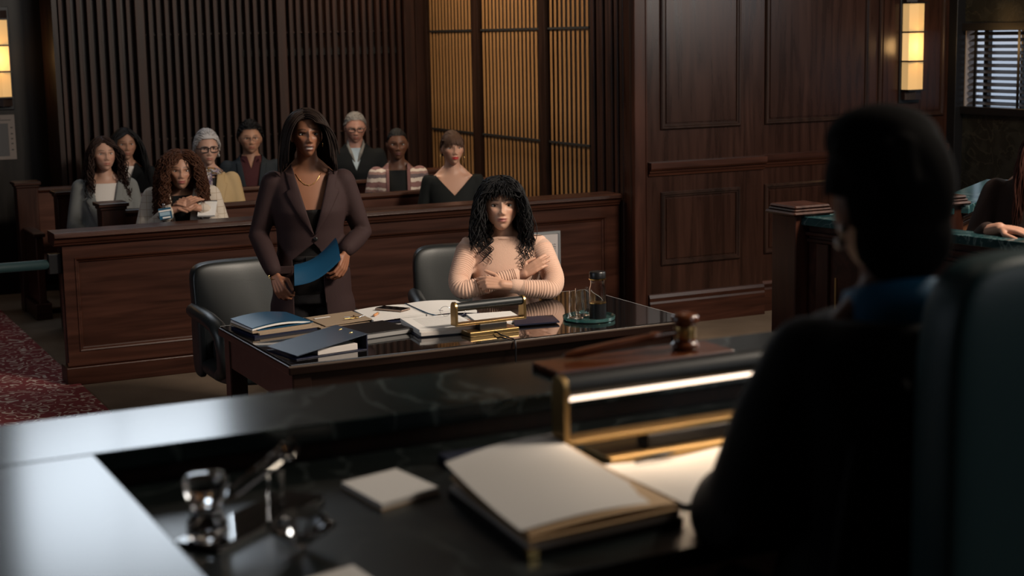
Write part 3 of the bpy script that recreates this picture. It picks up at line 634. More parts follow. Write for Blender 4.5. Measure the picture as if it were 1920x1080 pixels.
MB().tube([(2.832, 6.83, TZ+.024), (2.82, 6.65, TZ+.024), (2.818, 6.52, TZ+.022), (2.85, 6.48, TZ+.014), (2.90, 6.47, TZ+.012)], .003, 6, flat=.4).build('ribbon', BLUE, ob, True)
ph = thing('smartphone', 'black smartphone lying on the open notebook', 'phone', (2.715, 6.70, TZ+.024), math.radians(-58))
box('body', (-.076, -.037, 0), (.076, .037, .008), plain('phone_frame', (.35, .24, .18), .3, .9), ph, bevel=.003); box('screen', (-.073, -.034, .008), (.073, .034, .0088), plain('phone_glass', (.004, .004, .005), .05), ph, bevel=0)
mk = thing('highlighter_pen', 'short orange tan pen on the notebook left page', 'pen', (2.605, 6.63, TZ+.024), math.radians(50))
MB().tube([(-.028, 0, 0), (.012, 0, 0)], .006, 12, round_cap=True).build('barrel', plain('pen_orange', (.55, .24, .10), .4), mk, True); MB().tube([(.012, 0, 0), (.026, 0, 0)], .0068, 12, round_cap=True).build('cap', TAN, mk, True)
ps = thing('paper_stack', 'thick stack of printed pages on a navy folder by the table lamp', 'papers', (2.745, 6.245, TZ), math.radians(-7))
box('navy_folder', (-.135, -.15, 0), (.13, .165, .006), NAVY, ps, bevel=.001)
box('pages', (-.125, -.155, .006), (.14, .165, .022), PAPERW, ps, bevel=.001); box('pages', (-.13, -.148, .022), (.135, .16, .034), PAPER, ps, bevel=.001)
for k in range(12): box('text_line', (-.085, -.11+.02*k, .0338), (.115, -.104+.02*k, .0344), plain('print_grey', (.42, .41, .40), .7), ps, bevel=0)
lo = sheet('loose_pages', 'loose white pages behind the table lamp tube', 'paper', [(2.94, 6.22), (3.16, 6.19), (3.21, 6.46), (3.0, 6.50)], TZ, .006, PAPER)
sheet('navy_document', 'dark navy document cover between lamp and teal tray', 'folder', [(3.05, 6.10), (3.26, 6.07), (3.31, 6.23), (3.13, 6.27)], TZ+.007, .006, NAVY)
eg = thing('folded_eyeglasses', 'thin wire eyeglasses lying on the paper stack by the lamp', 'eyeglasses', (2.855, 6.33, TZ+.036), math.radians(-20))
for s in (-1, 1):
    MB().tube([(s*.033+.024*math.cos(a), -.006*0, .024+.022*math.sin(a)) for a in [2*PI*k/20 for k in range(21)]], .0012, 6).build('lens_rim', CHROME, eg, True)
    MB().tube([(s*.058, 0, .03), (s*.06, .05, .022), (s*.05, .11, .008), (s*.035, .13, .004)], .0012, 6).build('temple', CHROME, eg, True)
MB().tube([(-.009, 0, .03), (0, -.002, .034), (.009, 0, .03)], .0012, 6).build('bridge', GOLD, eg, True)
# tray, tumblers, carafe
tr = MB().lathe([(0, 0), (.110, 0), (.118, .003), (.120, .018), (.117, .018), (.113, .006), (0, .005)], 48, cap=False).build('glass_tray', TEALGLASS, auto=40); tr.location = (3.43, 6.105, TZ); tag(tr, 'round teal glass tray on the counsel table', 'tray')
def tumbler(label, x, y):
    o = MB().lathe([(0, .001), (.026, .001), (.033, .005), (.0375, .03), (.0355, .095), (.0335, .128), (.0323, .128), (.0343, .095), (.0363, .03), (.031, .010), (0, .009)], 32, cap=False).build('drinking_glass', GLASS, auto=50)
    o.location = (x, y, TZ+.0065); tag(o, label, 'glass', 'drinking glasses on the tray')
tumbler('clear drinking glass at the front of the teal tray', 3.375, 6.12); tumbler('clear drinking glass half hidden behind the carafe', 3.435, 6.17)
cf = thing('glass_carafe', 'clear glass carafe with black lid, base sleeve and brass rings', 'carafe', (3.468, 6.09, TZ+.0065))
MB().lathe([(0, .004), (.036, .004), (.0375, .01), (.0375, .135), (.033, .150), (.032, .165), (.034, .178), (.0328, .178), (.0308, .165), (.0318, .150), (.0363, .134), (.0363, .011), (0, .009)], 32, cap=False).build('body', GLASS, cf, auto=50)
MB().lathe([(.0385, 0), (.0385, .068), (.0378, .068), (.0378, 0)], 32, cap=False).build('base_sleeve', BLACKP, cf, auto=50)
for z in (.068, .176): MB().lathe([(.0365, z), (.039, z), (.039, z+.005), (.0365, z+.005)], 32).build('brass_ring', GOLD, cf, auto=40)
MB().lathe([(.034, .181), (.0375, .183), (.0375, .207), (.034, .212), (0, .213)], 32, cap=False).build('lid', BLACKP, cf, auto=40)

# ================================================================== witness box
wx = thing('witness_box', 'wooden witness box with teal marble ledges at the right', 'witness stand', (0, 0, 0))
def wall_seg(a, b, z0, z1, th, nm, mat, bevel=.003, parent=wx, off=0):
    a = Vector((*a, 0)); b = Vector((*b, 0)); d = (b-a); L = d.length; ang = math.atan2(d.y, d.x)
    M = Matrix.Translation(a) @ Matrix.Rotation(ang, 4, 'Z')
    return MB().box((0, -th/2+off, z0), (L, th/2+off, z1), M).build(nm, mat, parent, bevel=bevel)
A, B, Cc, Dd = (4.16, 5.52), (4.37, 4.05), (4.90, 5.42), (5.95, 6.14)
ORLITW = wood('orange_lit_wood', (.10, .035, .014), (.20, .075, .032), axis=0)  # orange light on the inner panel, painted into the wood colour
for (p, q, wd) in ((A, B, .13), (A, Cc, .13), (Cc, Dd, .20), (B, (6.2, 4.30), .13)):
    wall_seg(p, q, 1.215, 1.252, wd, 'marble_ledge', TEALM, .003)
    wall_seg(p, q, 0, 1.215, .05, 'panel_wall', ORLITW if p == Cc else WOODH)
    for z in (1.17, 1.14): wall_seg(p, q, z, z+.016, .09 if z > 1.15 else .075, 'moulding', WOODH, .004)
d = Vector((B[0]-A[0], B[1]-A[1])); u = d.normalized()
for k in range(4):
    s = .14+.34*k; p = (A[0]+u.x*s, A[1]+u.y*s); q = (A[0]+u.x*(s+.07), A[1]+u.y*(s+.07))
    wall_seg(p, q, .1, 1.14, .085, 'pilaster', WOOD, .004)
    q2 = (A[0]+u.x*(s+.10), A[1]+u.y*(s+.10)); q3 = (A[0]+u.x*(s+.11), A[1]+u.y*(s+.11)); wall_seg(q2, q3, .3, 1.0, .06, 'brass_strip', BRASS, 0)
for (x, y), w in ((A, .17), (Cc, .11)):
    h = w/2; p = box('corner_post', (x-h, y-h, 0), (x+h, y+h, 1.255), WOOD, wx, bevel=.006)
    for k, (e, z0, z1) in enumerate(((.025, 1.255, 1.272), (.014, 1.272, 1.283), (.010, 1.283, 1.298))): box('post_cap', (x-h-e, y-h-e, z0), (x+h+e, y+h+e, z1), WOOD, p, bevel=.008, seg=1)
struct(box('floor_witness_platform', (4.35, 3.6, 0), (6.4, 5.4, .36), CARPET, bevel=.004), 'raised floor inside the witness box', 'floor')
tk = thing('witness_chair', 'dark wooden chair under the witness', 'chair', (4.74, 4.66, .36), math.radians(-70))
box('seat', (-.23, -.22, .44), (.23, .22, .49), DARKW, tk, bevel=.01); box('backrest', (-.23, .2, .49), (.23, .24, .90), DARKW, tk, bevel=.01)
for x in (-.21, .17):
    for y in (-.2, .18): box('leg', (x, y, 0), (x+.04, y+.04, .44), DARKW, tk)

# ---- the judge's chair
jc = thing('judge_chair', 'tall dark teal leather chair at the right edge', 'chair', (1.80, 1.70, .465), math.radians(-4))
o = cushion(.60, .115, .92, .28, fn=lambda v: Vector((v.x, v.y-.25*v.x*v.x+.12, v.z))).build('backrest', TEALLEATHER, jc, True); o.location = (0, -.14, .80)
o = cushion(.54, .52, .13, .35).build('seat', TEALLEATHER, jc, True); o.location = (0, .22, .44)
for s in (-1, 1):
    MB().tube([(s*.27, -.03, .70), (s*.36, .06, .715), (s*.43, .16, .715), (s*.44, .27, .712), (s*.435, .31, .67), (s*.40, .30, .52), (s*.27, .26, .43)], [.026, .03, .032, .030, .026, .025, .025], 12, round_cap=True).build('arm', plain('arm_black', (.008, .01, .011), .25), jc, True)
MB().lathe([(.05, .08), (.05, .18), (.03, .18), (.03, .34), (.12, .345), (.12, .385)]).build('column', BLACKP, jc, auto=40).location = (0, .2, 0)
for k in range(5):
    a = 2*PI*k/5; MB().tube([(0, .2, .1), (math.cos(a)*.28, .2+math.sin(a)*.28, .03)], [.028, .018], 8, round_cap=True).build('base_arm', BLACKP, jc, True)
# ================================================================== people: tools
import numpy as np
def sstep(a, b, x): t = np.clip((x-a)/(b-a), 0, 1); return t*t*(3-2*t)
def attr_mat(name, rough=.5, sub=.06, spec=.4):
    if name in MATS: return MATS[name]
    m, N, L, b = nodes(name); a = N.new('ShaderNodeVertexColor'); a.layer_name = 'tone'
    L.new(a.outputs[0], b.inputs['Base Color']); b.inputs['Roughness'].default_value = rough; b.inputs['Specular IOR Level'].default_value = spec
    if sub: b.inputs['Subsurface Weight'].default_value = sub; b.inputs['Subsurface Radius'].default_value = (.012, .005, .003); b.inputs['Subsurface Scale'].default_value = .5
    MATS[name] = m; return m
SKIN = attr_mat('skin'); EYE = attr_mat('eye', .12, 0, .6)
def set_col(me, cols):
    a = me.color_attributes.new('tone', 'FLOAT_COLOR', 'POINT')
    c = np.ones((len(me.vertices), 4)); c[:, :3] = cols; a.data.foreach_set('color', c.ravel())
HR = (.073, .094, .112)
def head_grid(nu, nv):
    t = np.arange(nu)/nu; a = 2*PI*t-.5*np.sin(2*PI*t)
    ph = -PI/2+PI*np.arange(nv+1)/nv
    A, Pp = np.meshgrid(a, ph)
    X = np.sin(A)*np.cos(Pp); Y = -np.cos(A)*np.cos(Pp); Z = np.sin(Pp)
    return X.ravel(), Y.ravel(), Z.ravel()
def grid_faces(nu, nv):
    return [(j*nu+i, j*nu+(i+1) % nu, (j+1)*nu+(i+1) % nu, (j+1)*nu+i) for j in range(nv) for i in range(nu)]
def head_shape(X, Y, Z, P):
    jaw = P.get('jaw', .34); t = np.clip(-Z, 0, 1); w = P.get('w', 1)
    x = HR[0]*w*X*(1-jaw*t**1.7)*(1+.05*np.exp(-((Z+.05)/.3)**2)); y = HR[1]*Y; z = HR[2]*Z
    y = np.where(Y > 0, y*(1-.45*t**1.2), y); y = y-.038*t**1.5*(1-np.clip(Y, 0, 1))
    wf = sstep(0, .4, -Y)
    def G(x0, z0, sx, sz, am, sym=True):
        xx = np.abs(x) if sym else x
        return am*np.exp(-((xx-x0)/sx)**2-((z-z0)/sz)**2)
    nz = P.get('nose', 1); op = P.get('open', 0)
    d = G(.031, .001, .017, .011, -.0115)+G(.031, .014, .018, .005, .0035)+G(.028, .023, .022, .008, P.get('ridge', .0032))+G(0, .018, .012, .014, .001)
    d += G(0, -.002, .0075, .020, .011*nz)+G(0, -.030, .0105, .011, .019*nz)+G(.0115, -.036, .006, .006, .0085*nz)+G(0, -.047, .006, .004, -.002)
    d += G(.045, -.022, .017, .016, .005)+G(0, -.062, .027, .014, .006)+G(0, -.0555, .017, .0042, .0045)+G(0, -.0695-op*.006, .015, .0048, .0055)
    d += G(0, -.0622-op*.003, .022, .0022+op*.0035, -.0045-op*.004)+G(0, -.079, .014, .005, -.003)+G(0, -.098, .016, .012, .006)
    d += G(.040, -.052, .010, .014, -.003)
    return x, y-d*wf, z, wf
def add_ears(V, F, w=1):
    for s in (-1, 1):
        mb = MB().ball((s*.0735*w, .008, -.008), (.007, .017, .030), 12, 10, Matrix.Rotation(s*.25, 3, 'Z'))
        k = len(V); V += mb.v; F += [tuple(i+k for i in f) for f in mb.f]
def capsule_hand(mb, wrist, d, n, side, curl=.5, sc=1.0, thumb=.5, spread=.10, hold=None):
    """wrist point, d direction to knuckles, n back-of-hand normal; side +1 puts the thumb on d x n"""
    d = Vector(d).normalized(); n = Vector(n); n = (n-d*n.dot(d)).normalized(); s = d.cross(n)*side; w = Vector(wrist); ax = -d.cross(n)
    offs = (.026, .009, -.009, -.025); lens = ((.042, .026, .021), (.046, .029, .022), (.043, .027, .021), (.034, .021, .018)); kl = (.084, .088, .084, .076)
    for o, ln, k in zip(offs, lens, kl):
        kn = w+(d*k+s*o)*sc
        mb.tube([w+s*o*.55*sc+d*.004, w+(d*k*.55+s*o*.85)*sc, kn], [.0145*sc, .0135*sc, .0105*sc], 10, round_cap=True)
        p = kn; dd = (d+s*spread*o/.026).normalized(); rr = .0095*sc; pts = [p]; rs = [rr*1.05]
        c = curl if isinstance(curl, (int, float)) else curl[offs.index(o)]
        for q, l in enumerate(ln):
            dd = Matrix.Rotation(c*(.9 if q == 0 else 1.25), 3, ax) @ dd
            p = p+dd*l*sc; pts.append(p); rr *= .92; rs.append(rr)
        mb.tube(pts, rs, 9, round_cap=True)
    b = w+(d*.022+s*.020)*sc; t1 = (d*.55+s*.75-n*.25).normalized(); t2 = (d*.85+s*(.35-.5*thumb)-n*.35*thumb).normalized()
    mb.tube([b, b+t1*.042*sc, b+t1*.042*sc+t2*.032*sc, b+t1*.042*sc+t2*.055*sc], [.014*sc, .0115*sc, .010*sc, .008*sc], 9, round_cap=True)
def merge(name, parts):                           # meshes -> one mesh with colour attribute; parts: (mesh, colours)
    V = []; F = []; Cc = []
    for me, col in parts:
        n = len(me.vertices); k = len(V); co = np.empty(n*3); me.vertices.foreach_get('co', co)
        V += [tuple(c) for c in co.reshape(-1, 3)]; F += [tuple(i+k for i in p.vertices) for p in me.polygons]
        Cc.append(np.broadcast_to(np.array(col), (n, 3)) if np.ndim(col) == 1 else col)
    out = bpy.data.meshes.new(name); out.from_pydata(V, [], F); out.update(); set_col(out, np.concatenate(Cc)); return out
def raw(mb):
    me = bpy.data.meshes.new('r'); me.from_pydata(mb.v, [], mb.f); me.update(); return me
FEM = [(-.03, .172, .135, 0), (.08, .168, .135, 0), (.20, .140, .112, 0), (.30, .142, .115, -.004), (.39, .155, .125, -.012), (.46, .160, .108, -.004), (.52, .158, .088, .004), (.56, .135, .074, .010), (.59, .085, .062, .014), (.625, .056, .054, .014)]
MAL = [(-.03, .175, .135, 0), (.08, .172, .135, 0), (.20, .162, .122, 0), (.30, .170, .125, 0), (.40, .185, .128, -.004), (.47, .190, .115, 0), (.53, .182, .095, .006), (.57, .150, .082, .010), (.60, .095, .072, .014), (.64, .064, .062, .014)]
def torso(mb, rings, zs, g=0, lean=0, z0=None, z1=None, hem=None, sx=1):
    R = []
    for z, rx, ry, cy in rings:
        if z1 is not None and z > z1: continue
        if z0 is not None and z < z0: continue
        R.append((0, cy-lean*z, zs+z, (rx+g)*sx, ry+g, 2.3))
    if hem: R = [(0, h[3] if len(h) > 3 else 0, zs+h[0], h[1], h[2], 2.3) for h in hem]+R
    return mb.loft(R, 36)
def shell(me, name, mat, parent, thick=.005, cuts=(), smooth=True):
    """cuts: list of (test(center)->bool, [(co,no)...]) removed from the mesh after bisecting along the planes"""
    bm = bmesh.new(); bm.from_mesh(me)
    for test, planes in cuts:
        for co, no in planes: bmesh.ops.bisect_plane(bm, geom=bm.verts[:]+bm.edges[:]+bm.faces[:], dist=1e-5, plane_co=co, plane_no=no)
        bmesh.ops.delete(bm, geom=[f for f in bm.faces if test(f.calc_center_median())], context='FACES')
    out = bpy.data.meshes.new(name); bm.to_mesh(out); bm.free()
    o = put(name, out, mat, parent, smooth)
    if thick: s = o.modifiers.new('s', 'SOLIDIFY'); s.thickness = thick; s.offset = -1
    return o
def vcut(ax, az, hw, zt, y=0, hw2=None):
    """V opening with apex (ax,az) widening to half width hw at height zt (front of the body only)"""
    h2 = hw if hw2 is None else hw2
    nl = Vector((zt-az, 0, hw)).normalized(); nr = Vector((-(zt-az), 0, h2)).normalized(); a = Vector((ax, 0, az))
    return (lambda c: c.y < y and (c-a).dot(nl) > 0 and (c-a).dot(nr) > 0, [(a, nl), (a, nr)])
def lapel(bvh, side, apex, top, prof, mat, parent, name='lapel', off=.005, th=.003, n=18):
    """strip along the opening edge from apex (x,z) to top (x,z); prof: list of (s, width)"""
    mb = MB(); m = 7; vs = []
    S0, W0 = zip(*prof)
    for i in range(n+1):
        s = i/n; w = float(np.interp(s, S0, W0)); ex = apex[0]+(top[0]-apex[0])*s; ez = apex[1]+(top[1]-apex[1])*s
        for k in range(m+1):
            t = k/m; x = ex+side*w*t-side*.002; z = ez+w*t*.25
            hit = bvh.ray_cast(Vector((x, -1, z)), Vector((0, 1, 0)))
            y = hit[0].y if hit[0] is not None and hit[0].y < .06 else -.05
            vs.append((x, y-off-.004*math.sin(PI*t), z))
    fs = [(i*(m+1)+k, i*(m+1)+k+1, (i+1)*(m+1)+k+1, (i+1)*(m+1)+k) for i in range(n) for k in range(m)]
    o = mb.add(vs, fs).build(name, mat, parent, True); s = o.modifiers.new('s', 'SOLIDIFY'); s.thickness = th; s.offset = 0
    return o
def bvh_of(me):
    bm = bmesh.new(); bm.from_mesh(me); t = BVHTree.FromBMesh(bm); bm.free(); return t
def hairline(Y, front=.60, side=.10, back=-.45):
    return np.where(Y < 0, side+(front-side)*sstep(.1, .8, -Y), side+(back-side)*sstep(0, .5, Y))
def make_hair(parent, mat, Mh, sc, n=200, length=.3, r=.005, curl=0, freq=40, vol=1.10, part=.0, facew=.06, front=.60, side=.10, back=-.45, stiff=.75, seed=1, bangs=0, banglen=.085, cols=(), steps=22, capoff=.008, comb=None, lenvar=.15, wave=0, down=None, fringe_dir=0, name='hair', nside=4, hug=False, volz=None, tipcurl=0, rootlift=0, w=1, bangr=.8):
    rg = random.Random(seed); mb = MB(); hr = [HR[0]*w, HR[1], HR[2]]
    Mi = Mh.inverted(); off = vol; offz = 1+(vol-1)*.38 if volz is None else volz
    def strand(u, L, d0, avoid=True, rad=r, cr=curl, nst=steps, st=stiff):
        ds = L/nst; tp = float(sstep(.35, .95, u[2])); s0 = 1.02+(off-1.02)*.45*tp; s1 = 1.02+(offz-1.02)*.85*tp; p = Vector((u[0]*hr[0]*s0, u[1]*hr[1]*s0, u[2]*hr[2]*s1)); d = Vector(d0).normalized(); pts = [Mh @ (p*sc)]
        grow_ = 1.0
        gl = (Mi.to_3x3() @ Vector((0, 0, -1))).normalized()
        for k in range(nst):
            f = min(1, (k+1)/5); f = f+(1-f)*.7*tp; o = 1.02+(off-1.02)*f; oz = 1.02+(offz-1.02)*f
            d = (d*st+gl*(1-st)).normalized(); pn = p+d*(ds/sc)
            e = Vector((pn.x/(hr[0]*o), pn.y/(hr[1]*o), pn.z/(hr[2]*oz)))
            if pn.z < -.3*hr[2]: e = Vector((pn.x/(hr[0]*o), pn.y/(hr[1]*o), -.3/oz))
            if e.length < 1:
                e2 = e.normalized(); z = pn.z
                if pn.z < -.3*hr[2]: h = math.hypot(e.x, e.y); lim = math.sqrt(max(.0, 1-(.3/oz)**2)); pn = Vector((pn.x*lim/max(h, .05), pn.y*lim/max(h, .05), z))
                else: pn = Vector((e2.x*hr[0]*o, e2.y*hr[1]*o, e2.z*hr[2]*oz))
            if hug and pn.z > -.75*hr[2]:
                e = Vector((pn.x/(hr[0]*o), pn.y/(hr[1]*o), pn.z/(hr[2]*oz))).normalized(); pn = Vector((e.x*hr[0]*o, e.y*hr[1]*o, e.z*hr[2]*oz))
            if avoid and pn.y < -.02 and pn.z < .5*hr[2] and abs(pn.x) < facew:
                pn.x = math.copysign(facew, pn.x if abs(pn.x) > .004 else u[0]-part)
            d = (pn-p).normalized(); p = pn; P = Mh @ (p*sc)
            for c, rr in cols:
                v = P-c; e = Vector((v.x/rr[0], v.y/rr[1], v.z/rr[2]))
                if e.length < 1: e.normalize(); P = c+Vector((e.x*rr[0], e.y*rr[1], e.z*rr[2])); p = (Mi @ P)/sc
            pts.append(P)
        if cr or wave:
            ph = rg.uniform(0, 6.28); fq = freq*rg.uniform(.8, 1.2); sg = rg.choice((-1, 1)); out = []; s = 0
            for k, P in enumerate(pts):
                t = (pts[min(k+1, nst)]-pts[max(k-1, 0)]).normalized(); a = t.orthogonal().normalized(); b = t.cross(a)
                am = (cr+tipcurl*(k/nst)**2)*min(1, k/6); an = ph+sg*fq*k*ds
                out.append(P+(a*math.cos(an)+b*math.sin(an))*am)
            pts = out
        rs = [rad*(.7+.5*math.sin(PI*min(1, .25+k/nst*.75))) for k in range(nst+1)]; rs[-1] = rad*.25
        ALL.setdefault(len(pts), []).append((pts, rs))
    ALL = {}; cnt = 0
    while cnt < n:
        a = rg.uniform(0, 2*PI); z = rg.uniform(-.5, 1); h = math.sqrt(1-z*z); u = (h*math.sin(a), h*math.cos(a), z)
        if z < float(hairline(np.array(u[1]), front, side, back)): continue
        cnt += 1; sg = 1 if u[0] > part/HR[0] else -1
        d0 = Vector((sg*(.8-abs(u[0])*.3), .35*(1 if u[1] > -.2 else -.1), -.5)) if comb is None else Vector(comb(u))
        d0 += Vector((u[0], u[1], u[2]))*(.25+rootlift)
        strand(u, length*rg.uniform(1-lenvar, 1+lenvar)*(1 if down is None else down(u)), d0)
    for k in range(bangs):
        x = -.85+1.7*(k+rg.random())/bangs; z = rg.uniform(.62, .85); y = -math.sqrt(max(.05, 1-z*z-x*x*.35)); u = Vector((x*.8, y, z)).normalized()
        strand(u, banglen*rg.uniform(.85, 1.15)*(1+.25*abs(x)), Vector((x*.35+fringe_dir, -.8, -.15)), False, r*bangr, curl*.3, 10, .55)
    for m, lst in ALL.items():                    # sweep all strands of one length at once
        Pn = np.array([[tuple(p) for p in a] for a, _ in lst]); Rn = np.array([b for _, b in lst])
        T = np.empty_like(Pn); T[:, 1:-1] = Pn[:, 2:]-Pn[:, :-2]; T[:, 0] = Pn[:, 1]-Pn[:, 0]; T[:, -1] = Pn[:, -1]-Pn[:, -2]
        T /= np.linalg.norm(T, axis=2, keepdims=True)+1e-9; U = np.cross(T, np.array((.62, .55, .13))); U /= np.linalg.norm(U, axis=2, keepdims=True)+1e-9; Wn = np.cross(T, U)
        an = 2*PI*np.arange(nside)/nside
        VV = Pn[:, :, None, :]+Rn[:, :, None, None]*(U[:, :, None, :]*np.cos(an)[None, None, :, None]+Wn[:, :, None, :]*np.sin(an)[None, None, :, None])
        S_, i_, k_ = np.meshgrid(np.arange(len(lst)), np.arange(m-1), np.arange(nside), indexing='ij'); b0 = (S_*m+i_)*nside; k2 = (k_+1) % nside
        FF = np.stack([b0+k_, b0+k2, b0+nside+k2, b0+nside+k_], -1).reshape(-1, 4)+len(mb.v)
        mb.v += VV.reshape(-1, 3).tolist(); mb.f += FF.tolist(); mb.m += [0]*len(FF)
    nu, nv = 48, 36; X, Y, Z = head_grid(nu, nv); x, y, z, _ = head_shape(X, Y, Z, {'w': w})
    ok = Z > hairline(Y, front, side, back)-.04; tp = sstep(.3, .9, Z); hg = 1.0 if hug else tp; k = 1+np.maximum(.03, (off-1)*(.6 if hug else .35)*hg); kz = 1+np.maximum(.03, (offz-1)*.6*hg)
    V = np.stack([x*k, y*k, z*kz], 1)*sc; F = [f for f in grid_faces(nu, nv) if all(ok[i] for i in f)]
    us = sorted({i for f in F for i in f}); mp = {i: j for j, i in enumerate(us)}
    mb.add([Mh @ Vector(V[i]) for i in us], [tuple(mp[i] for i in f) for f in F])
    return mb.build(name, mat, parent, True)
def specs(parent, Mh, sc, mat, w=.024, h=.017, th=.0022, y=-.100, square=True, z=.000):
    g = MB()
    for s in (-1, 1):
        e = .55 if square else 1
        pts = [Mh @ (Vector((s*.032+w*spow(math.cos(a), e), y+.10*abs(s*.032+w*spow(math.cos(a), e))**1.0*.25, z+h*spow(math.sin(a), e)))*sc) for a in [2*PI*k/24 for k in range(25)]]
        g.tube(pts, th*sc, 6); g.tube([Mh @ (Vector((s*.056, y+.012, z+.006))*sc), Mh @ (Vector((s*.075, y+.05, z+.006))*sc), Mh @ (Vector((s*.078, .005, z+.002))*sc)], th*sc, 6)
    g.tube([Mh @ (Vector((-.009, y, z+.005))*sc), Mh @ (Vector((0, y-.003, z+.008))*sc), Mh @ (Vector((.009, y, z+.005))*sc)], th*sc, 6)
    return g.build('eyeglasses', mat, parent, True)
def person(label, loc, az, zs, skin, P=None, rings=FEM, head=(0, 0, None), hyaw=0, hpitch=0, hroll=0, hs=1.0, chest=True, hands=(), hres=(72, 72), gaze=0, iris=(.02, .012, .008), group=None, lean=0, sleeves_skin=None, brow=(.02, .012, .008), lips=None, neck_r=.052, lash=.0):
    """returns (object, head matrix, head scale). az: heading in degrees, 0 looks along -Y"""
    P = P or {}; hz = zs+.765 if head[2] is None else head[2]
    Mh = Matrix.Translation((head[0], head[1], hz)) @ Matrix.Rotation(math.radians(hyaw), 4, 'Z') @ Matrix.Rotation(math.radians(hpitch), 4, 'X') @ Matrix.Rotation(math.radians(hroll), 4, 'Y')
    skin = np.array(skin); lips = np.array(lips) if lips is not None else skin*np.array((.75, .5, .5)); brow = np.array(brow)
    nu, nv = hres; X, Y, Z = head_grid(nu, nv); x, y, z, wf = head_shape(X, Y, Z, P); op = P.get('open', 0)
    C = np.tile(skin, (len(x), 1))
    def paint(mask, col, k=1.0): nonlocal C; mm = (np.clip(mask, 0, 1)*k*(wf > .3))[:, None]; C = C*(1-mm)+np.array(col)*mm
    paint(np.exp(-((np.abs(x)-.044)/.02)**2-((z+.028)/.018)**2), skin*np.array((1.12, .82, .78)), .5)
    paint(np.exp(-(x/.0215)**6-((z+.0625+op*.003)/(.0095+op*.004))**6), lips)
    if op: paint(np.exp(-(x/.016)**6-((z+.062+op*.003)/(.0035+.002*op))**6), (.40, .35, .32))
    ax = np.abs(x); zb = .0225+.0035*np.sin((ax-.012)/.04*PI)-.05*np.clip(ax-.04, 0, 1)
    paint(np.exp(-((ax-.031)/.0185)**8-((z-zb)/.0032)**4), brow, P.get('browk', .85))
    paint(np.exp(-((ax-.031)/.0165)**8-((z-.0085+((ax-.031)/.02)**2*.004)/.0022)**4), (.012, .008, .007), P.get('lash', .7))
    V = [tuple(Mh @ (Vector(v)*hs)) for v in np.stack([x, y, z], 1)]
    hm = bpy.data.meshes.new('h'); hm.from_pydata(V, [], grid_faces(nu, nv)); hm.update()
    parts = [(hm, C)]
    ev = []; ef = []; add_ears(ev, ef, P.get('w', 1)); em = bpy.data.meshes.new('e'); em.from_pydata([tuple(Mh @ (Vector(v)*hs)) for v in ev], [], ef); parts.append((em, skin))
    nb = MB(); h0 = Mh @ (Vector((0, .020, -.045))*hs); zt = zs+rings[-1][0]
    nb.tube([h0, (h0+Vector((0, rings[-1][3]-lean*rings[-1][0], zt)))/2, Vector((0, rings[-1][3]+.004-lean*rings[-1][0], zt-.02)), Vector((0, rings[-1][3]-lean*(rings[-1][0]-.06), zt-.07))], [neck_r*1.02*hs, neck_r, neck_r*1.06, neck_r*1.2], 20, round_cap=True)
    torso(nb, rings, zs, -.012, lean, z0=.05)
    for s in (-1, 1):
        nb.tube([(s*.03, -.02-lean*.56, zs+.565), (s*.10, -.03-lean*.55, zs+.565), (s*.15, .0-lean*.55, zs+.56)], [.008, .009, .012], 8, round_cap=True)
        nb.tube([(s*.045, .02-lean*.62, zs+.62), (s*.09, .015-lean*.58, zs+.575), (s*.135, .0-lean*.54, zs+.535)], [.030, .030, .028], 10, round_cap=True)
    parts.append((remesh(nb, .007, 8), skin))
    for fn in hands:
        hb = MB(); fn(hb); parts.append((remesh(hb, .0033, 3), skin*np.array((1.0, .95, .93))))
    me = merge('person', parts); o = put('person', me, SKIN, None, True)
    o.location = loc; o.rotation_euler = (0, 0, math.radians(az)); tag(o, label, 'person', group)
    yf = {}
    for s in (-1, 1):
        i = int(np.argmin((x-s*.031)**2+(z-.0015)**2+np.where(Y < 0, 0, 9)*1.0)); yc = y[i]+.0035
        eb = MB().ball((0, 0, 0), (.0142, .0085, .0068*P.get('eye', 1)), 24, 16); e = raw(eb); n = len(e.vertices); co = np.empty(n*3); e.vertices.foreach_get('co', co); co = co.reshape(-1, 3)
        rr = np.hypot(co[:, 0]-gaze*.004, co[:, 2]+.0004); col = np.tile(np.array((.46, .43, .41)), (n, 1)); col[rr < .0064] = iris; col[rr < .0028] = (.004, .004, .004); col[co[:, 2] > .0052] = (.02, .012, .01)  # eye whites toned down, shade put into the colour
        co2 = [Mh @ (Vector((c[0]+s*.031, c[1]+yc, c[2]+.0012))*hs) for c in co]; e.vertices.foreach_set('co', np.array([tuple(v) for v in co2]).ravel()); set_col(e, col)
        put('eye', e, EYE, o, True)
    return o, Mh, hs
def sleeve_tube(mb, sh, el, wr, r=(.060, .050, .044, .038), n=16):
    sh, el, wr = Vector(sh), Vector(el), Vector(wr)
    mb.tube([sh, sh.lerp(el, .35), sh.lerp(el, .75), el, el.lerp(wr, .35), el.lerp(wr, .75), wr], [r[0], r[0]*.95, r[1]*1.02, r[1], r[2]*1.05, r[2], r[3]], n, round_cap=True)
def lap_arms(zs, sx=.165, out=.225):                # both arms resting in the lap
    return [((s*sx, .005, zs+.535), (s*out, -.03, zs+.27), (s*.10, -.24, zs+.16)) for s in (-1, 1)]
def lap_hands(zs, sc=.95):
    return [lambda mb, s=s: capsule_hand(mb, (s*.10, -.25, zs+.155), (-s*.75, -.5, -.1), (0, -.3, 1), -s, .45, sc) for s in (-1, 1)]
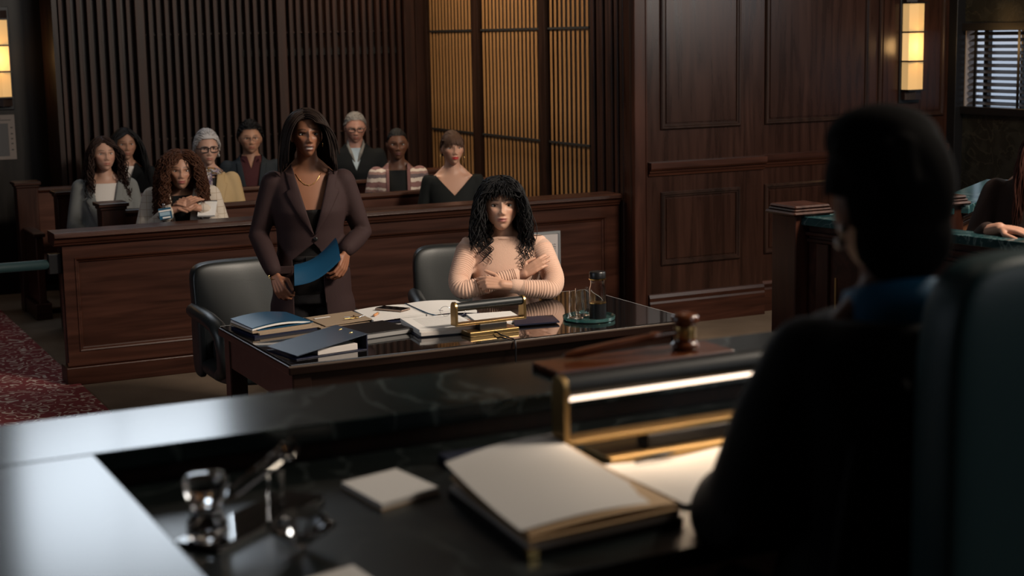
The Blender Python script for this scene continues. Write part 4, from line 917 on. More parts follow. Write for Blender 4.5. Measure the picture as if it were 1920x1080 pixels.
def seated_legs(parent, zs, mat, k=.80, name='trousers', floor=0):
    mb = MB()
    for s in (-1, 1): mb.tube([(s*.085, .02, zs+.06), (s*.10, -.20*k, zs+.06), (s*.10, -.42*k, zs+.05), (s*.10, -.46*k, zs-.02), (s*.10, -.44*k+.04, zs-.2), (s*.10, -.42*k+.10, floor+.08)], [.10, .085, .068, .066, .058, .042], 14, round_cap=True)
    mb.loft([(0, .0, zs-.02, .165, .13, 2.5), (0, 0, zs+.06, .175, .14, 2.5), (0, 0, zs+.14, .165, .13, 2.5)], 24)
    o = put(name, remesh(mb, .014, 6), mat, parent, True)
    for s in (-1, 1):
        f = cushion(.085, .25, .085, .6, 20, 12).build('shoe', BLACKP, parent, True); f.location = (s*.10, -.47*k+.10, floor+.045)
    return o
# ================================================================== people
def cloth(name, col, rough=.8, sheen=0, bump=.25, bscale=420): return plain(name, col, rough, spec=.2, sheen=sheen, bump=bump, bscale=bscale)
def hairmat(name, col, rough=.5): return plain(name, col, max(rough, .6), spec=.22)
def garment(parent, name, mat, zs, rings=FEM, g=.012, arms=(), lean=0, hem=None, cuts=(), voxel=.010, z0=None, z1=None, r=(.060, .050, .044, .038), it=6, thick=.005, sx=1):
    mb = MB(); torso(mb, rings, zs, g, lean, z0, z1, hem, sx)
    for a in arms: sleeve_tube(mb, *a, r=r)
    me = remesh(mb, voxel, it); t = bvh_of(me)
    return shell(me, name, mat, parent, thick, cuts), t
def ucut(ax, az, hw, zb, y=0):                    # opening widening downwards
    nl = Vector((-(zb-az), 0, -hw)).normalized(); nr = Vector(((zb-az), 0, -hw)).normalized(); a = Vector((ax, 0, az))
    return (lambda c: c.y < y and (c-a).dot(nl) > 0 and (c-a).dot(nr) > 0, [(a, nl), (a, nr)])
def zcut(z): return (lambda c: c.z > z, [(Vector((0, 0, z)), Vector((0, 0, 1)))])
LAP = [(0, .004), (.25, .045), (.62, .078), (.70, .074), (.71, .050), (1, .045)]
def shoulders(zs, k=1.0): return [(Vector((0, .01, zs+.47)), (.20*k, .115, .115))]

# ---- standing advocate
zs = .812
hl = lambda mb: capsule_hand(mb, (-.185, -.215, .905), (.25, -.45, -.75), (-.5, -.75, .3), -1, .75, .98, .8)
hr = lambda mb: capsule_hand(mb, (.165, -.150, .990), (-.25, -.55, -.70), (.75, -.55, .2), 1, .55, .98, .9)
st1, Mh, hs = person('standing woman in a dark plum blazer holding a blue folder', (2.575, 7.42, 0), -17, zs, (.25, .108, .060), {'w': .97, 'open': 1.0, 'nose': 1.0, 'jaw': .36, 'lash': .9}, hyaw=6, hpitch=-2, hands=(hl, hr), hres=(120, 110), gaze=.5, lips=(.16, .055, .045), brow=(.012, .007, .005), neck_r=.050)
PLUM = cloth('plum_wool', (.034, .0185, .0185), .75)
arms = [((-.172, .0, zs+.53), (-.255, .0, 1.08), (-.195, -.19, .935)), ((.172, 0, zs+.53), (.262, .02, 1.075), (.172, -.13, 1.015))]
_a = Vector((.012, 0, 1.05)); _l = Vector((-.62, 0, -1)).normalized(); _n1 = Vector((1, 0, -1.35)).normalized(); _n2 = Vector((-1, 0, -.75)).normalized()
FLAP = (lambda c: c.y < 0 and (c-_a).dot(_n1) > 0 and (c-_a).dot(_n2) > 0 and c.x > -.098 and c.x < .055+.10*max(0, .80-c.z), [(_a, _n1), (_a, _n2), (Vector((-.098, 0, 0)), Vector((1, 0, 0))), (Vector((.055, 0, .80)), Vector((1, 0, .10)).normalized())])
jk, bv = garment(st1, 'blazer', PLUM, zs, g=.022, arms=arms, hem=[(-.135, .215, .150, -.005), (-.08, .212, .155)], cuts=[vcut(.015, 1.085, .088, 1.40, .02), FLAP], r=(.062, .052, .047, .042), voxel=.009, sx=1.02)
lapel(bv, -1, (.012, 1.09), (-.072, 1.385), LAP, PLUM, st1); lapel(bv, 1, (.018, 1.09), (.102, 1.385), LAP, PLUM, st1)
for s, x in ((-1, -.11), (1, .125)): 
    h = bv.ray_cast(Vector((x, -1, .93)), Vector((0, 1, 0)))[0]; MB().box((x-.06, h.y-.006, .912+.01*s), (x+.06, h.y+.004, .94)).build('pocket_flap', PLUM, jk, bevel=.003)
h = bv.ray_cast(Vector((.02, -1, 1.075)), Vector((0, 1, 0)))[0]; MB().ball((.02, h.y-.006, 1.07), (.011, .004, .011), 14, 8).build('button', BLACKP, jk, True)
garment(st1, 'camisole', cloth('black_silk', (.008, .007, .007), .4), zs, g=.004, z1=.46, cuts=[zcut(1.215)], thick=.002)
mb = MB()
for s in (-1, 1): mb.tube([(s*.085, 0, .90), (s*.09, -.01, .7), (s*.095, -.005, .45), (s*.095, .0, .1)], [.105, .098, .08, .075], 16, round_cap=True)
mb.loft([(0, 0, .74, .17, .135, 2.4), (0, 0, .86, .178, .138, 2.4), (0, 0, .97, .148, .118, 2.4)], 30)
put('trousers', remesh(mb, .012, 5), cloth('black_wool', (.010, .009, .010), .8), st1, True)
bt = MB().loft([(0, 0, .955, .155, .126, 2.4), (0, 0, .985, .152, .123, 2.4)], 36).build('belt', plain('belt_leather', (.012, .010, .010), .4), st1, True)
MB().box((-.03, -.133, .957), (.03, -.126, .983)).build('buckle', plain('dark_metal', (.25, .24, .23), .3, 1), bt, bevel=.002)
for s in (-1, 1):
    f = cushion(.08, .24, .07, .6, 20, 12).build('shoe', BLACKP, st1, True); f.location = (s*.095, -.05, .04)
HB = plain('hair_black_brown', (.018, .0105, .008), .6, spec=.15)
make_hair(st1, HB, Mh, hs, n=1400, length=.262, r=.0025, curl=.0012, freq=25, vol=1.50, part=-.012, facew=.064, front=.66, side=.2, stiff=.84, seed=4, cols=[(Vector((0, .01, 1.26)), (.23, .13, .13))], lenvar=.02, capoff=.010, steps=20)
MB().tube([Mh @ (Vector((.076, .01, -.045))*hs)+Vector((.004, 0, .011*math.cos(a)-.008)) + Vector((0, .011*math.sin(a), 0)) for a in [2*PI*k/14 for k in range(15)]], .0014, 6).build('earring', GOLD, st1, True)
bb = bvh_of(st1.data); nk = MB(); pp = []
for k in range(21):
    t = -1+k/10; x = t*.062; z = 1.385-.055*(1-t*t)
    h = bb.ray_cast(Vector((x, -1, z)), Vector((0, 1, 0)))[0]; pp.append(Vector((x, (h.y if h else -.06)-.002, z)))
nk.tube(pp, .0014, 6)
for k in (3, 7, 10, 14, 18): nk.ball(pp[k], .0035, 8, 6)
nk.build('necklace', GOLD, st1, True)
MB().tube([Vector((-.19, -.222, .905))+Vector((.027*math.cos(a), .018*math.sin(a)*.6, .012*math.sin(a))) for a in [2*PI*k/16 for k in range(17)]], .002, 6).build('bracelet', GOLD, st1, True)
fm = MB(); A_, B_, C_, D_ = (Vector(v) for v in ((2.42, 7.225, .955), (2.628, 7.20, 1.075), (2.610, 7.09, .985), (2.385, 7.13, .872))); n = 12; vs = []
for s in (0, 1):
    for j in range(n+1):
        for i in range(n+1):
            u, v = i/n, j/n; p = (A_*(1-u)+B_*u)*(1-v)+(D_*(1-u)+C_*u)*v; vs.append(p+Vector((0, 0, -.030*math.sin(PI*u)+.02*math.sin(PI*v)+s*.006)))
q = (n+1)**2
fs = [f for j in range(n) for i in range(n) for f in ((j*(n+1)+i+q, j*(n+1)+i+1+q, (j+1)*(n+1)+i+1+q, (j+1)*(n+1)+i+q), (j*(n+1)+i, (j+1)*(n+1)+i, (j+1)*(n+1)+i+1, j*(n+1)+i+1))]
for i in range(n):
    fs += [(i, i+1, i+1+q, i+q), (n*(n+1)+i+1, n*(n+1)+i, n*(n+1)+i+q, n*(n+1)+i+1+q), ((i+1)*(n+1), i*(n+1), i*(n+1)+q, (i+1)*(n+1)+q), (i*(n+1)+n, (i+1)*(n+1)+n, (i+1)*(n+1)+n+q, i*(n+1)+n+q)]
tag(fm.add(vs, fs).build('blue_folder', BLUE, None, auto=50), 'curved blue folder in the hands of the standing woman', 'folder')

# ---- seated woman in the pink jumper
zs = .445; SK = (.57, .335, .235)
hA = lambda mb: (mb.tube([(.105, -.335, .832), (.03, -.365, .842), (-.015, -.375, .850)], [.030, .027, .025], 12, round_cap=True), capsule_hand(mb, (-.012, -.375, .852), (-.9, .05, .12), (.0, -.75, .55), 1, (.55, .8, .9, 1.0), .98, .1))
hB = lambda mb: (mb.tube([(.05, -.24, .86), (.10, -.27, .885)], [.028, .025], 12, round_cap=True), capsule_hand(mb, (.092, -.275, .885), (.72, -.12, .50), (.10, -.88, .40), -1, (.25, .22, .25, .30), .85, .9, .05))
pk, Mh, hs = person('woman in a pale pink knitted jumper with folded arms at the table', (3.475, 7.06, 0), -25, zs, SK, {'w': 1.05, 'jaw': .30, 'nose': .9, 'eye': 1.1, 'lash': 1}, head=(-.012, -.095, 1.208), hyaw=2, hpitch=-4, hs=1.10, hands=(hA, hB), hres=(120, 110), gaze=0, lips=(.36, .13, .11), brow=(.015, .009, .008), lean=.16, iris=(.05, .028, .015))
PINK = cloth('pink_knit', (.66, .425, .32), .85, .2, .35, 300)
FR = [(z, rx, ry, cy) for z, rx, ry, cy in FEM]
jb = MB(); torso(jb, FR, zs, .022, .16)
for s, el in ((-1, (-.222, -.225, .845)), (1, (.235, -.215, .845))): jb.tube([(s*.10, -.075, 1.03), (s*.165, -.085, 1.005), (s*.198, -.13, .945), el], [.045, .060, .056, .046], 16, round_cap=True)
jm = remesh(jb, .009, 7); shell(jm, 'jumper', PINK, pk, .005, [zcut(1.052)])
MB().tube([(.073*math.sin(a), -.088-.068*math.cos(a), 1.048+.012*math.cos(a)-.012) for a in [PI+2*PI*k/32 for k in range(34)]], .011, 8).build('neck_band', PINK, pk, True)
def ribbed(path, rad, nm, pitch=.0115, amp=.0020):
    P = [Vector(p) for p in path]; L = [0]
    for a, b in zip(P, P[1:]): L.append(L[-1]+(b-a).length)
    m = int(L[-1]/pitch*6); pts = []; rs = []
    for k in range(m+1):
        s = L[-1]*k/m; i = max(j for j in range(len(L)-1) if L[j] <= s+1e-9); t = (s-L[i])/(L[i+1]-L[i]); c = lambda j: P[max(0, min(len(P)-1, j))]
        p0, p1, p2, p3 = c(i-1), c(i), c(i+1), c(i+2)
        pts.append(.5*((2*p1)+(p2-p0)*t+(2*p0-5*p1+4*p2-p3)*t*t+(3*p1-p0-3*p2+p3)*t**3)); rs.append(rad[i]+(rad[i+1]-rad[i])*t+amp*math.sin(2*PI*s/pitch))
    return MB().tube(pts, rs, 22, round_cap=True).build(nm, PINK, pk, True)
ribbed([(.186, -.105, .985), (.216, -.16, .92), (.240, -.235, .850), (.218, -.305, .815), (.15, -.335, .820), (.085, -.348, .828)], [.058, .054, .051, .048, .044, .041], 'sleeve')
ribbed([(-.182, -.105, .985), (-.208, -.16, .92), (-.228, -.230, .850), (-.205, -.285, .818), (-.12, -.285, .832), (-.03, -.262, .855), (.05, -.25, .872)], [.058, .054, .051, .048, .044, .041, .038], 'sleeve')
MB().tube([(.092, -.347, .831), (.04, -.358, .840)], [.037, .035], 20, round_cap=True).build('cuff', PINK, pk, True)
seated_legs(pk, .46, cloth('dark_denim', (.02, .022, .03)))
HBK = hairmat('hair_black', (.0065, .0062, .007), .34)
make_hair(pk, HBK, Mh, hs, n=1500, volz=1.24, length=.275, r=.0027, curl=.011, freq=24, vol=1.36, part=0, facew=.074, front=.62, side=.1, stiff=.78, seed=11, bangs=380, banglen=.060, lenvar=.25, capoff=.016, tipcurl=.016, rootlift=.3, w=1.05, bangr=.85)
jt = bvh_of(jm)
for s, x0 in ((-1, -.082), (1, .098)):             # loose ringlets over the jumper
    for k in range(10):
        x = x0+s*.009*(k-4.5)*.7; pts = []; ln = (.15+.02*(k % 3)) if s < 0 else (.17+.035*(k % 4))
        for i in range(56):
            t = i/55; a = t*24+k*1.3; rr = .003+.010*t; xx = x+rr*math.cos(a)+s*.012*t; z = 1.12-ln*t
            h = jt.ray_cast(Vector((xx, -1, z)), Vector((0, 1, 0)))[0]; yy = min(h.y if h else -.1, -.10-.05*(1-t)); pts.append((xx, yy-.006-rr*(1+math.sin(a)), z))
        MB().tube(pts, [.0034*(1-.6*i/55) for i in range(56)], 5).build('curl', HBK, pk, True)

# ---- gallery
def gallery(label, x, y, az, crown, skin, **kw):
    kw['P'] = {'eye': .82, **kw.get('P', {})}
    zs = crown-.880-kw.pop('hairtop', .012)+kw.pop('up', 0); h = kw.pop('hands', None); hd = [] if h == 'none' else (lap_hands(zs) if h is None else h)
    o, Mh, hs = person(label, (x, y, 0), az, zs, skin, hands=hd, group='people in the gallery', hs=1.06, **kw); return o, Mh, hs, zs
def blazer(o, zs, mat, apex=.22, hw=.075, rings=FEM, arms=None, shirt=None, neck=.57, g=.020, lap=LAP, r=(.064, .054, .047, .040), hem=None, shirtcut=None):
    a, bv = garment(o, 'blazer', mat, zs, rings, g, arms or lap_arms(zs), cuts=[vcut(0, zs+apex, hw, zs+.60, .02)], voxel=.011, r=r, hem=hem)
    for s in (-1, 1): lapel(bv, s, (0, zs+apex+.004), (s*hw*.93, zs+.585), lap, mat, o)
    if shirt: garment(o, 'shirt', shirt, zs, rings, .005, thick=.002, cuts=shirtcut or [zcut(zs+neck)], voxel=.011)
    return bv
GREY = cloth('grey_wool', (.150, .155, .152)); WHITE = cloth('white_blouse', (.56, .52, .49), .7)
# grey blazer
o, Mh, hs, zs = gallery('woman in a grey blazer and white blouse in the second row', 2.345, 11.06, -12, 1.40, (.44, .25, .18), hyaw=14, hpitch=-3, P={'jaw': .30, 'w': 1.02})
blazer(o, zs, GREY, .14, .10, shirt=WHITE, neck=.565); seated_legs(o, zs, GREY)
make_hair(o, hairmat('hair_dark_brown', (.022, .010, .007)), Mh, hs, n=800, length=.42, r=.0029, curl=.009, freq=60, vol=1.22, part=-.01, facew=.064, front=.62, seed=21, cols=shoulders(zs), tipcurl=.010)
# dark haired woman behind
o, Mh, hs, zs = gallery('dark haired woman in a black jacket in the back row', 2.72, 12.02, -12, 1.40, (.34, .18, .12), hyaw=8, P={'jaw': .34})
BLKC = cloth('black_cloth', (.006, .007, .008))
blazer(o, zs, BLKC, .44, .06, shirt=WHITE, neck=.60); seated_legs(o, zs, BLKC)
make_hair(o, HBK, Mh, hs, n=700, length=.44, r=.0030, curl=.003, freq=30, vol=1.22, part=.01, facew=.060, front=.62, seed=22, cols=shoulders(zs), stiff=.82)
# curly woman with visitor badge
CRM = plain('cream_check', (.50, .43, .36), .8, spec=.25, sheen=.2, bump=.25, bscale=420)
N = CRM.node_tree.nodes; L = CRM.node_tree.links; b = N['Principled BSDF']; t = N.new('ShaderNodeTexCoord'); bk = N.new('ShaderNodeTexBrick'); mp = N.new('ShaderNodeMapping'); mp.inputs['Rotation'].default_value = (PI/2, 0, 0)
bk.inputs['Scale'].default_value = 9; bk.offset = 0; bk.inputs['Color1'].default_value = bk.inputs['Color2'].default_value = (.52, .45, .38, 1); bk.inputs['Mortar'].default_value = (.36, .28, .21, 1); bk.inputs['Mortar Size'].default_value = .018; bk.inputs['Brick Width'].default_value = .4; bk.inputs['Row Height'].default_value = .4
L.new(t.outputs['Object'], mp.inputs[0]); L.new(mp.outputs[0], bk.inputs[0]); L.new(bk.outputs[0], b.inputs['Base Color'])

ha = lambda mb: (mb.tube([(-.06, -.25, .985), (-.01, -.27, 1.0)], [.026, .023], 10, round_cap=True), capsule_hand(mb, (-.012, -.27, 1.0), (.72, -.2, .55), (-.35, -.8, .4), 1, (.3, .55, .7, .8), .95, .7))
hb_ = lambda mb: (mb.tube([(.13, -.25, .985), (.085, -.275, 1.0)], [.026, .023], 10, round_cap=True), capsule_hand(mb, (.088, -.275, 1.0), (-.75, -.1, .42), (.3, -.85, .3), -1, (.5, .7, .8, .9), .95, .6))
o, Mh, hs, zs = gallery('woman with long auburn curls and a cream blazer with a blue badge', 2.615, 10.03, -15, 1.345, (.42, .225, .15), hairtop=.02, up=.075, head=(0, -.075, 1.222), hyaw=4, hands=[ha, hb_], P={'jaw': .33, 'w': 1.02}, lips=(.28, .07, .06))
ar = [((-.185, 0, zs+.53), (-.262, -.06, zs+.28), (-.07, -.24, .985)), ((.185, 0, zs+.53), (.262, -.06, zs+.28), (.135, -.245, .985))]
bvq = blazer(o, zs, CRM, .10, .085, arms=ar, shirt=BLKC, neck=.54, g=.030, r=(.068, .058, .050, .042)); seated_legs(o, zs-.06, BLKC, .62)
AUB = hairmat('hair_auburn', (.058, .021, .010), .45)
make_hair(o, AUB, Mh, hs, n=900, length=.44, r=.0028, curl=.012, freq=75, vol=1.36, part=.01, facew=.060, front=.62, seed=31, cols=shoulders(zs, 1.05), tipcurl=.014, rootlift=.7, steps=30, stiff=.80, lenvar=.2)
h = bvq.ray_cast(Vector((-.105, -1, zs+.45)), Vector((0, 1, 0)))[0]
bg = MB().box((-.040, -.004, -.038), (.040, 0, .034)).build('badge', plain('badge_blue', (.018, .085, .15), .3), o, bevel=.003); bg.location = (-.105, min(h.y, -.12)-.022, zs+.452); bg.rotation_euler = (.05, -.12, 0)
box('badge_white_band', (-.038, -.0052, .012), (.038, -.0042, .022), PAPER, bg, bevel=0); box('badge_photo', (-.034, -.0052, -.014), (.03, -.0042, .008), plain('badge_pale', (.30, .42, .50), .4), bg, bevel=0); box('badge_text', (-.02, -.0052, -.032), (.03, -.0042, -.022), PAPER, bg, bevel=0); box('clip', (-.008, -.006, .034), (.008, 0, .060), CHROME, bg, bevel=.002)
nbk = sheet('reporter_pad', 'white reporter note pad held by the auburn curly haired woman', 'note pad', [(2.60, 9.70), (2.74, 9.70), (2.74, 9.70), (2.60, 9.70)], 0, .0, PAPER)
bpy.data.objects.remove(nbk)
nbk = tag(MB().box((-.055, -.006, -.07), (.055, .006, .07)).build('reporter_pad', PAPER), 'white reporter note pad held by the auburn curly haired woman', 'note pad'); nbk.location = (2.705, 9.755, .985); nbk.rotation_euler = (math.radians(-55), 0, math.radians(-25))
box('binding', (-.055, -.008, .064), (.055, .008, .074), CHROME, nbk, bevel=.002)
# silver haired woman
o, Mh, hs, zs = gallery('silver haired woman with black glasses, beige coat and patterned scarf', 3.085, 11.06, -15, 1.41, (.46, .27, .20), hyaw=9, hairtop=.02, P={'jaw': .36, 'browk': .3}, brow=(.2, .17, .15))
BEI = cloth('beige_trench', (.40, .285, .15), .7)
bv = blazer(o, zs, BEI, .16, .07, lap=[(0, .02), (.4, .06), (.8, .085), (.82, .06), (1, .055)], shirt=cloth('dark_scarf_shirt', (.02, .018, .018)), neck=.56); seated_legs(o, zs, BLKC)
for zb in (.18, .30): hh = bv.ray_cast(Vector((.075, -1, zs+zb)), Vector((0, 1, 0)))[0]; MB().ball((.075, hh.y-.004, zs+zb), (.012, .004, .012), 12, 8).build('button', BLACKP, o, True)
SCF, N, L, b = nodes('patterned_scarf'); t = N.new('ShaderNodeTexCoord'); nn = N.new('ShaderNodeTexNoise'); nn.inputs['Scale'].default_value = 22; nn.inputs['Distortion'].default_value = 1.5; cr = N.new('ShaderNodeValToRGB'); cr.color_ramp.interpolation = 'CONSTANT'
for k, (p, c) in enumerate(((0, (.05, .035, .07)), (.40, (.20, .14, .24)), (.47, (.45, .40, .36)), (.52, (.03, .025, .03)), (.60, (.28, .14, .04)))):
    e = cr.color_ramp.elements[k] if k < 2 else cr.color_ramp.elements.new(p); e.position = p; e.color = (*c, 1)
L.new(t.outputs['Object'], nn.inputs[0]); L.new(nn.outputs[0], cr.inputs[0]); L.new(cr.outputs[0], b.inputs['Base Color']); b.inputs['Roughness'].default_value = .6
sf = MB(); sf.tube([(.085*math.sin(a), .01-.08*math.cos(a), zs+.60+.012*math.cos(2*a)) for a in [2*PI*k/24 for k in range(25)]], .028, 12); sf.tube([(0, -.075, zs+.585), (.004, -.11, zs+.53), (.0, -.135, zs+.45), (-.01, -.145, zs+.36), (-.015, -.148, zs+.26)], [.034, .034, .032, .034, .028], 12, round_cap=True, flat=.5)
put('scarf', remesh(sf, .007, 5), SCF, o, True)
SIL = hairmat('hair_silver', (.42, .40, .40), .5)
make_hair(o, SIL, Mh, hs, n=800, length=.13, hug=True, r=.0030, volz=1.22, curl=.004, freq=40, vol=1.22, part=-.02, front=.60, side=.05, back=-.55, seed=41, comb=lambda u: (u[0]*1.2-.1, .8, .35), stiff=.93, facew=.07, rootlift=.5, capoff=.012, steps=12, lenvar=.3)
specs(o, Mh, hs, plain('glasses_black', (.01, .01, .012), .25), th=.0034, w=.026, h=.019)
# man with glasses
o, Mh, hs, zs = gallery('man with rimless glasses, navy jacket and maroon shirt in the back row', 3.705, 12.02, -17, 1.40, (.38, .20, .13), rings=MAL, hyaw=5, P={'jaw': .24, 'w': 1.08, 'nose': 1.15}, brow=(.01, .008, .007), neck_r=.060)
NVC = cloth('navy_jacket', (.016, .021, .027)); MAR = cloth('maroon_shirt', (.050, .014, .017))
blazer(o, zs, NVC, .10, .085, rings=MAL, shirt=MAR, shirtcut=[zcut(zs+.63), vcut(0, zs+.53, .03, zs+.62, .02)], arms=lap_arms(zs, .19, .25)); seated_legs(o, zs, BLKC)
for s in (-1, 1): MB().box((-.005, -.012, 0), (.005, .012, .045), Matrix.Translation((s*.035, -.055, zs+.575)) @ Matrix.Rotation(s*.7, 4, 'Y') @ Matrix.Rotation(.3, 4, 'X')).build('collar', MAR, o, bevel=.002)
make_hair(o, HBK, Mh, hs, n=800, length=.075, hug=True, r=.0034, volz=1.25, curl=.005, freq=60, vol=1.20, front=.60, side=.12, back=-.4, seed=51, comb=lambda u: (u[0]+.3, .2, 1.0), stiff=.93, facew=.0, rootlift=1.0, capoff=.02, steps=10, lenvar=.3, w=1.08)
specs(o, Mh, hs, plain('wire_dark', (.10, .09, .09), .3, .8), th=.0012, w=.024, h=.014)
# grey haired man
o, Mh, hs, zs = gallery('grey haired older man in a black v neck jumper in the back row', 4.59, 12.02, -20, 1.45, (.40, .21, .16), rings=MAL, hyaw=4, hpitch=10, P={'jaw': .24, 'w': 1.05, 'nose': 1.2, 'browk': .4}, brow=(.15, .13, .12), neck_r=.060)
BLK2 = cloth('black_jumper', (.005, .0065, .008), .85)
garment(o, 'jumper', BLK2, zs, MAL, .020, lap_arms(zs, .185, .25), cuts=[vcut(0, zs+.42, .075, zs+.62, .02)], voxel=.011)
garment(o, 'undershirt', cloth('pale_blue_tee', (.34, .42, .50)), zs, MAL, .004, cuts=[zcut(zs+.60)], voxel=.011, thick=.002); seated_legs(o, zs, BLKC)
COLG = cloth('grey_collar', (.17, .165, .16))
cb = MB()
for s in (-1, 1): cb.tube([(s*.012, -.105, zs+.49), (s*.038, -.095, zs+.555), (s*.062, -.045, zs+.62), (s*.058, .03, zs+.655), (0, .075, zs+.66)], [.007, .014, .014, .012, .012], 10, round_cap=True)
put('shirt_collar', remesh(cb, .005, 2), COLG, o, True)
make_hair(o, hairmat('hair_grey', (.20, .19, .185), .55), Mh, hs, n=800, length=.07, hug=True, r=.0030, curl=.003, freq=50, vol=1.14, front=.66, side=.10, back=-.45, seed=61, comb=lambda u: (u[0]*.8+.2, .9, .3), stiff=.93, facew=0, rootlift=.4, capoff=.010, steps=9, lenvar=.3, w=1.05)
specs(o, Mh, hs, plain('glasses_black', (.01, .01, .012), .25), th=.0026, w=.025, h=.014, z=-.002)
# cardigan
o, Mh, hs, zs = gallery('dark skinned woman with a striped mauve cardigan over a black top', 4.56, 11.06, -22, 1.365, (.115, .050, .030), hyaw=4, P={'jaw': .33, 'w': 1.0, 'nose': 1.05}, lips=(.13, .045, .04), brow=(.01, .006, .005))
CAR, N, L, b = nodes('striped_knit'); t = N.new('ShaderNodeTexCoord'); sx_ = N.new('ShaderNodeSeparateXYZ'); n_ = N.new('ShaderNodeTexNoise'); n_.inputs['Scale'].default_value = 25; ad = N.new('ShaderNodeMath'); ad.operation = 'MULTIPLY_ADD'; ad.inputs[1].default_value = .03
ml = N.new('ShaderNodeMath'); ml.operation = 'MULTIPLY'; ml.inputs[1].default_value = 7.5; fr = N.new('ShaderNodeMath'); fr.operation = 'FRACT'; cr = N.new('ShaderNodeValToRGB'); cr.color_ramp.interpolation = 'CONSTANT'
for k, (p, c) in enumerate(((0, (.17, .085, .085)), (.30, (.50, .43, .38)), (.52, (.10, .075, .085)), (.72, (.24, .14, .13)), (.86, (.50, .43, .38)))):
    e = cr.color_ramp.elements[k] if k < 2 else cr.color_ramp.elements.new(p); e.position = p; e.color = (*c, 1)
L.new(t.outputs['Object'], sx_.inputs[0]); L.new(t.outputs['Object'], n_.inputs[0]); L.new(n_.outputs[0], ad.inputs[0]); L.new(sx_.outputs[2], ad.inputs[2]); L.new(ad.outputs[0], ml.inputs[0]); L.new(ml.outputs[0], fr.inputs[0]); L.new(fr.outputs[0], cr.inputs[0]); L.new(cr.outputs[0], b.inputs['Base Color'])
bu = N.new('ShaderNodeBump'); bu.inputs['Strength'].default_value = .6; bu.inputs['Distance'].default_value = .01; L.new(n_.outputs[0], bu.inputs['Height']); L.new(bu.outputs[0], b.inputs['Normal']); b.inputs['Roughness'].default_value = .9
a, bv = garment(o, 'cardigan', CAR, zs, FEM, .022, lap_arms(zs), cuts=[(lambda c: c.y < .02 and abs(c.x) < .072, [(Vector((.072, 0, 0)), Vector((1, 0, 0))), (Vector((-.072, 0, 0)), Vector((1, 0, 0)))])], voxel=.011, r=(.066, .057, .05, .042))
MV = cloth('mauve_band', (.16, .080, .080))
for s in (-1, 1): lapel(bv, s, (s*.070, zs+.10), (s*.070, zs+.575), [(0, .024), (1, .024)], MV, o, 'button_band')
garment(o, 'top', BLKC, zs, FEM, .004, cuts=[zcut(zs+.572)], voxel=.011, thick=.002); seated_legs(o, zs, BLKC)
make_hair(o, HBK, Mh, hs, n=700, length=.12, hug=True, r=.0028, vol=1.05, part=0, front=.60, side=.08, back=-.5, seed=71, comb=lambda u: (u[0]*.4, 1.0, .1), stiff=.95, facew=.07, capoff=.006, steps=10)
# black dress
o, Mh, hs, zs = gallery('woman with brown fringe and red lips in a black wrap dress', 4.55, 10.03, -24, 1.395, (.47, .26, .18), hyaw=12, hpitch=-1, P={'jaw': .36, 'w': .97}, lips=(.38, .012, .018))
garment(o, 'dress', cloth('black_knit_dress', (.006, .007, .007), .75), zs, FEM, .016, lap_arms(zs), cuts=[vcut(.012, zs+.44, .125, zs+.57, .03), zcut(zs+.575)], voxel=.010, r=(.056, .05, .044, .036)); seated_legs(o, zs, BLKC, .66)
BRH = hairmat('hair_brown', (.060, .030, .018), .42)
make_hair(o, BRH, Mh, hs, n=800, length=.13, hug=True, r=.0026, vol=1.10, part=0, front=.55, side=.05, back=-.55, seed=81, comb=lambda u: (u[0]*.5, .9, -.1), stiff=.92, facew=.072, bangs=260, banglen=.062, capoff=.010, steps=10, bangr=.8)
MB().tube([(.02*math.cos(a)*.5, .085+.03*math.sin(a), zs+.80+.03*math.cos(a)) for a in [2*PI*k/12 for k in range(13)]], .022, 10).build('hair_bun', BRH, o, True)
for s in (-1, 1):
    c = Mh @ (Vector((s*.078, -.005, -.075))*hs); MB().tube([c+Vector((.003*s, .014*math.sin(a), .024*math.cos(a))) for a in [2*PI*k/18 for k in range(19)]], .0015, 6).ball(c+Vector((0, 0, .03)), .004, 8, 6).build('earring', GOLD, o, True)
    pts = [Mh @ (Vector((s*(.066+.004*math.sin(k)), -.05-.012*k/8, .02-.018*k))*hs) for k in range(9)]
    MB().tube(pts, [.005, .005, .0045, .004, .004, .0035, .003, .002, .001], 6).build('side_lock', BRH, o, True)

# ---- witness at the right edge
zs = .36+.49
hw_ = lambda mb: (mb.tube([(-.15, -.34, 1.262), (-.10, -.37, 1.278)], [.026, .024], 10, round_cap=True), capsule_hand(mb, (-.10, -.37, 1.278), (.9, -.25, -.05), (0, -.1, 1), 1, .25, .95))
o, Mh, hs = person('woman with auburn hair and brown top inside the witness box', (4.70, 4.66, 0), -52, zs, (.42, .23, .16), {}, hands=(hw_,), hyaw=10, head=(.03, -.05, zs+.705))
BRN = cloth('brown_top', (.028, .016, .013))
garment(o, 'top', BRN, zs, FEM, .018, [((-.168, 0, zs+.53), (-.25, -.12, zs+.28), (-.15, -.33, 1.262)), ((.168, 0, zs+.53), (.25, -.05, zs+.28), (.1, -.25, 1.15))], cuts=[zcut(zs+.60)]); seated_legs(o, zs, BLKC, floor=.36)
make_hair(o, hairmat('hair_red_brown', (.050, .015, .009)), Mh, hs, n=700, length=.38, r=.003, curl=.004, freq=35, vol=1.25, facew=.062, front=.60, seed=91, cols=shoulders(zs))

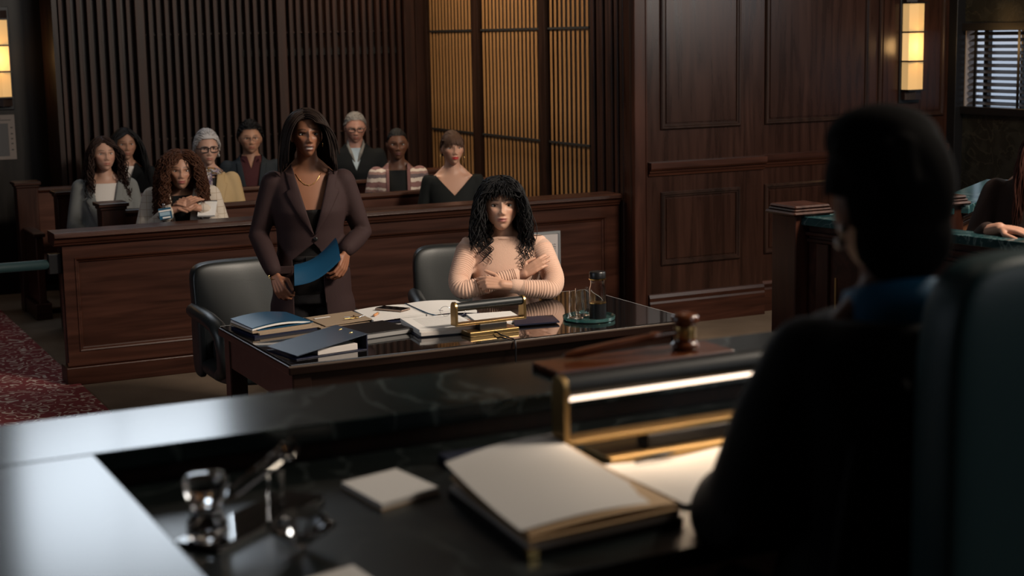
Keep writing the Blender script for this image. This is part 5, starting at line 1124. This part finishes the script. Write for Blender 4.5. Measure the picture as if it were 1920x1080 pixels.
# ---- the judge seen from behind
zs = 1.012
hj = [lambda mb, s=s: capsule_hand(mb, (s*.16, -.25, 1.245), (-s*.3, -.9, -.05), (0, 0, 1), -s, .35, .95) for s in (-1, 1)]
o, Mh, hs = person('judge in a black robe with blue collar seen from behind', (1.632, 1.90, 0), 172, zs, (.16, .070, .040), {'w': 1.0}, head=(0, -.055, zs+.765), hyaw=0, hpitch=6, hands=hj, lean=.06)
ROBE = plain('black_robe', (.0045, .0045, .005), .75, spec=.2, sheen=.1)
rb = MB(); torso(rb, [(z, rx*1.06, ry*1.05, cy) for z, rx, ry, cy in FEM], zs, .035, .06, z1=.595, hem=[(-.22, .25, .20), (-.1, .22, .17)])
for s in (-1, 1): rb.tube([(s*.150, -.03, zs+.530), (s*.195, -.04, zs+.43), (s*.225, -.07, zs+.30), (s*.225, -.14, zs+.25), (s*.18, -.22, zs+.24)], [.066, .072, .074, .072, .070], 18, round_cap=True)
put('robe', remesh(rb, .010, 6), ROBE, o, True)
for k in range(10):
    a = -.9+k*.2; MB().tube([(.12*a, .13-.06*abs(a), zs+.50), (.17*a, .155-.06*abs(a), zs+.3), (.24*a, .20-.07*abs(a), zs-.1)], [.012, .016, .022], 8, round_cap=True).build('robe_fold', ROBE, o, True)
CB = cloth('blue_collar', (.012, .105, .21), .6)
cl = MB().loft([(0, -.02, zs+.54, .104, .092, 2), (0, -.02, zs+.595, .092, .084, 2), (0, -.024, zs+.634, .080, .076, 2), (0, -.024, zs+.636, .070, .066, 2)], 32)
cl.v = [(x, y, z+.30*(y+.02)) for x, y, z in cl.v]; cl.build('collar', CB, o, True)
jh = MB(); Mj = Mh
for c, r in (((0, .014, .018), (.102, .110, .128)), ((0, .040, -.055), (.086, .074, .080)), ((0, .0, .095), (.090, .095, .060))):
    jh.ball(Mj @ Vector(c), r, 32, 20)
for k in range(7):
    a = -.9+.3*k; jh.tube([Mj @ Vector((.10*math.sin(a), .075*math.cos(a)-.03, .10-.02*abs(a))), Mj @ Vector((.085*math.sin(a+.25), .09*math.cos(a), .085-.03*abs(a))), Mj @ Vector((.07*math.sin(a+.4), .11*math.cos(a)+.005, .03-.02*abs(a)))], [.020, .022, .018], 12, round_cap=True)
me = remesh(jh, .006, 4); HJ = plain('hair_judge', (.005, .004, .0038), .85, spec=.05); ho = put('hair', me, HJ, o, True)
bm = bmesh.new(); bm.from_mesh(me); bmesh.ops.delete(bm, geom=[f for f in bm.faces if (lambda q: (q.y < -.035 and q.z < .045) or (q.y < .045 and q.z < .012))(Mj.inverted() @ f.calc_center_median())], context='FACES'); bm.to_mesh(me); bm.free()
for s in (-1, 1):
    p = Mh @ Vector((s*.080, .004, -.040)); er = MB().ball(p, .0085, 14, 10).ball(p+Vector((.004*s, 0, -.022)), .0095, 14, 10).build('earring', plain('pearl', (.75, .68, .62), .15, .3), o, True)
    MB().tube([p, p+Vector((.003*s, 0, -.022))], .0015, 6).build('earring_hook', GOLD, er, True)
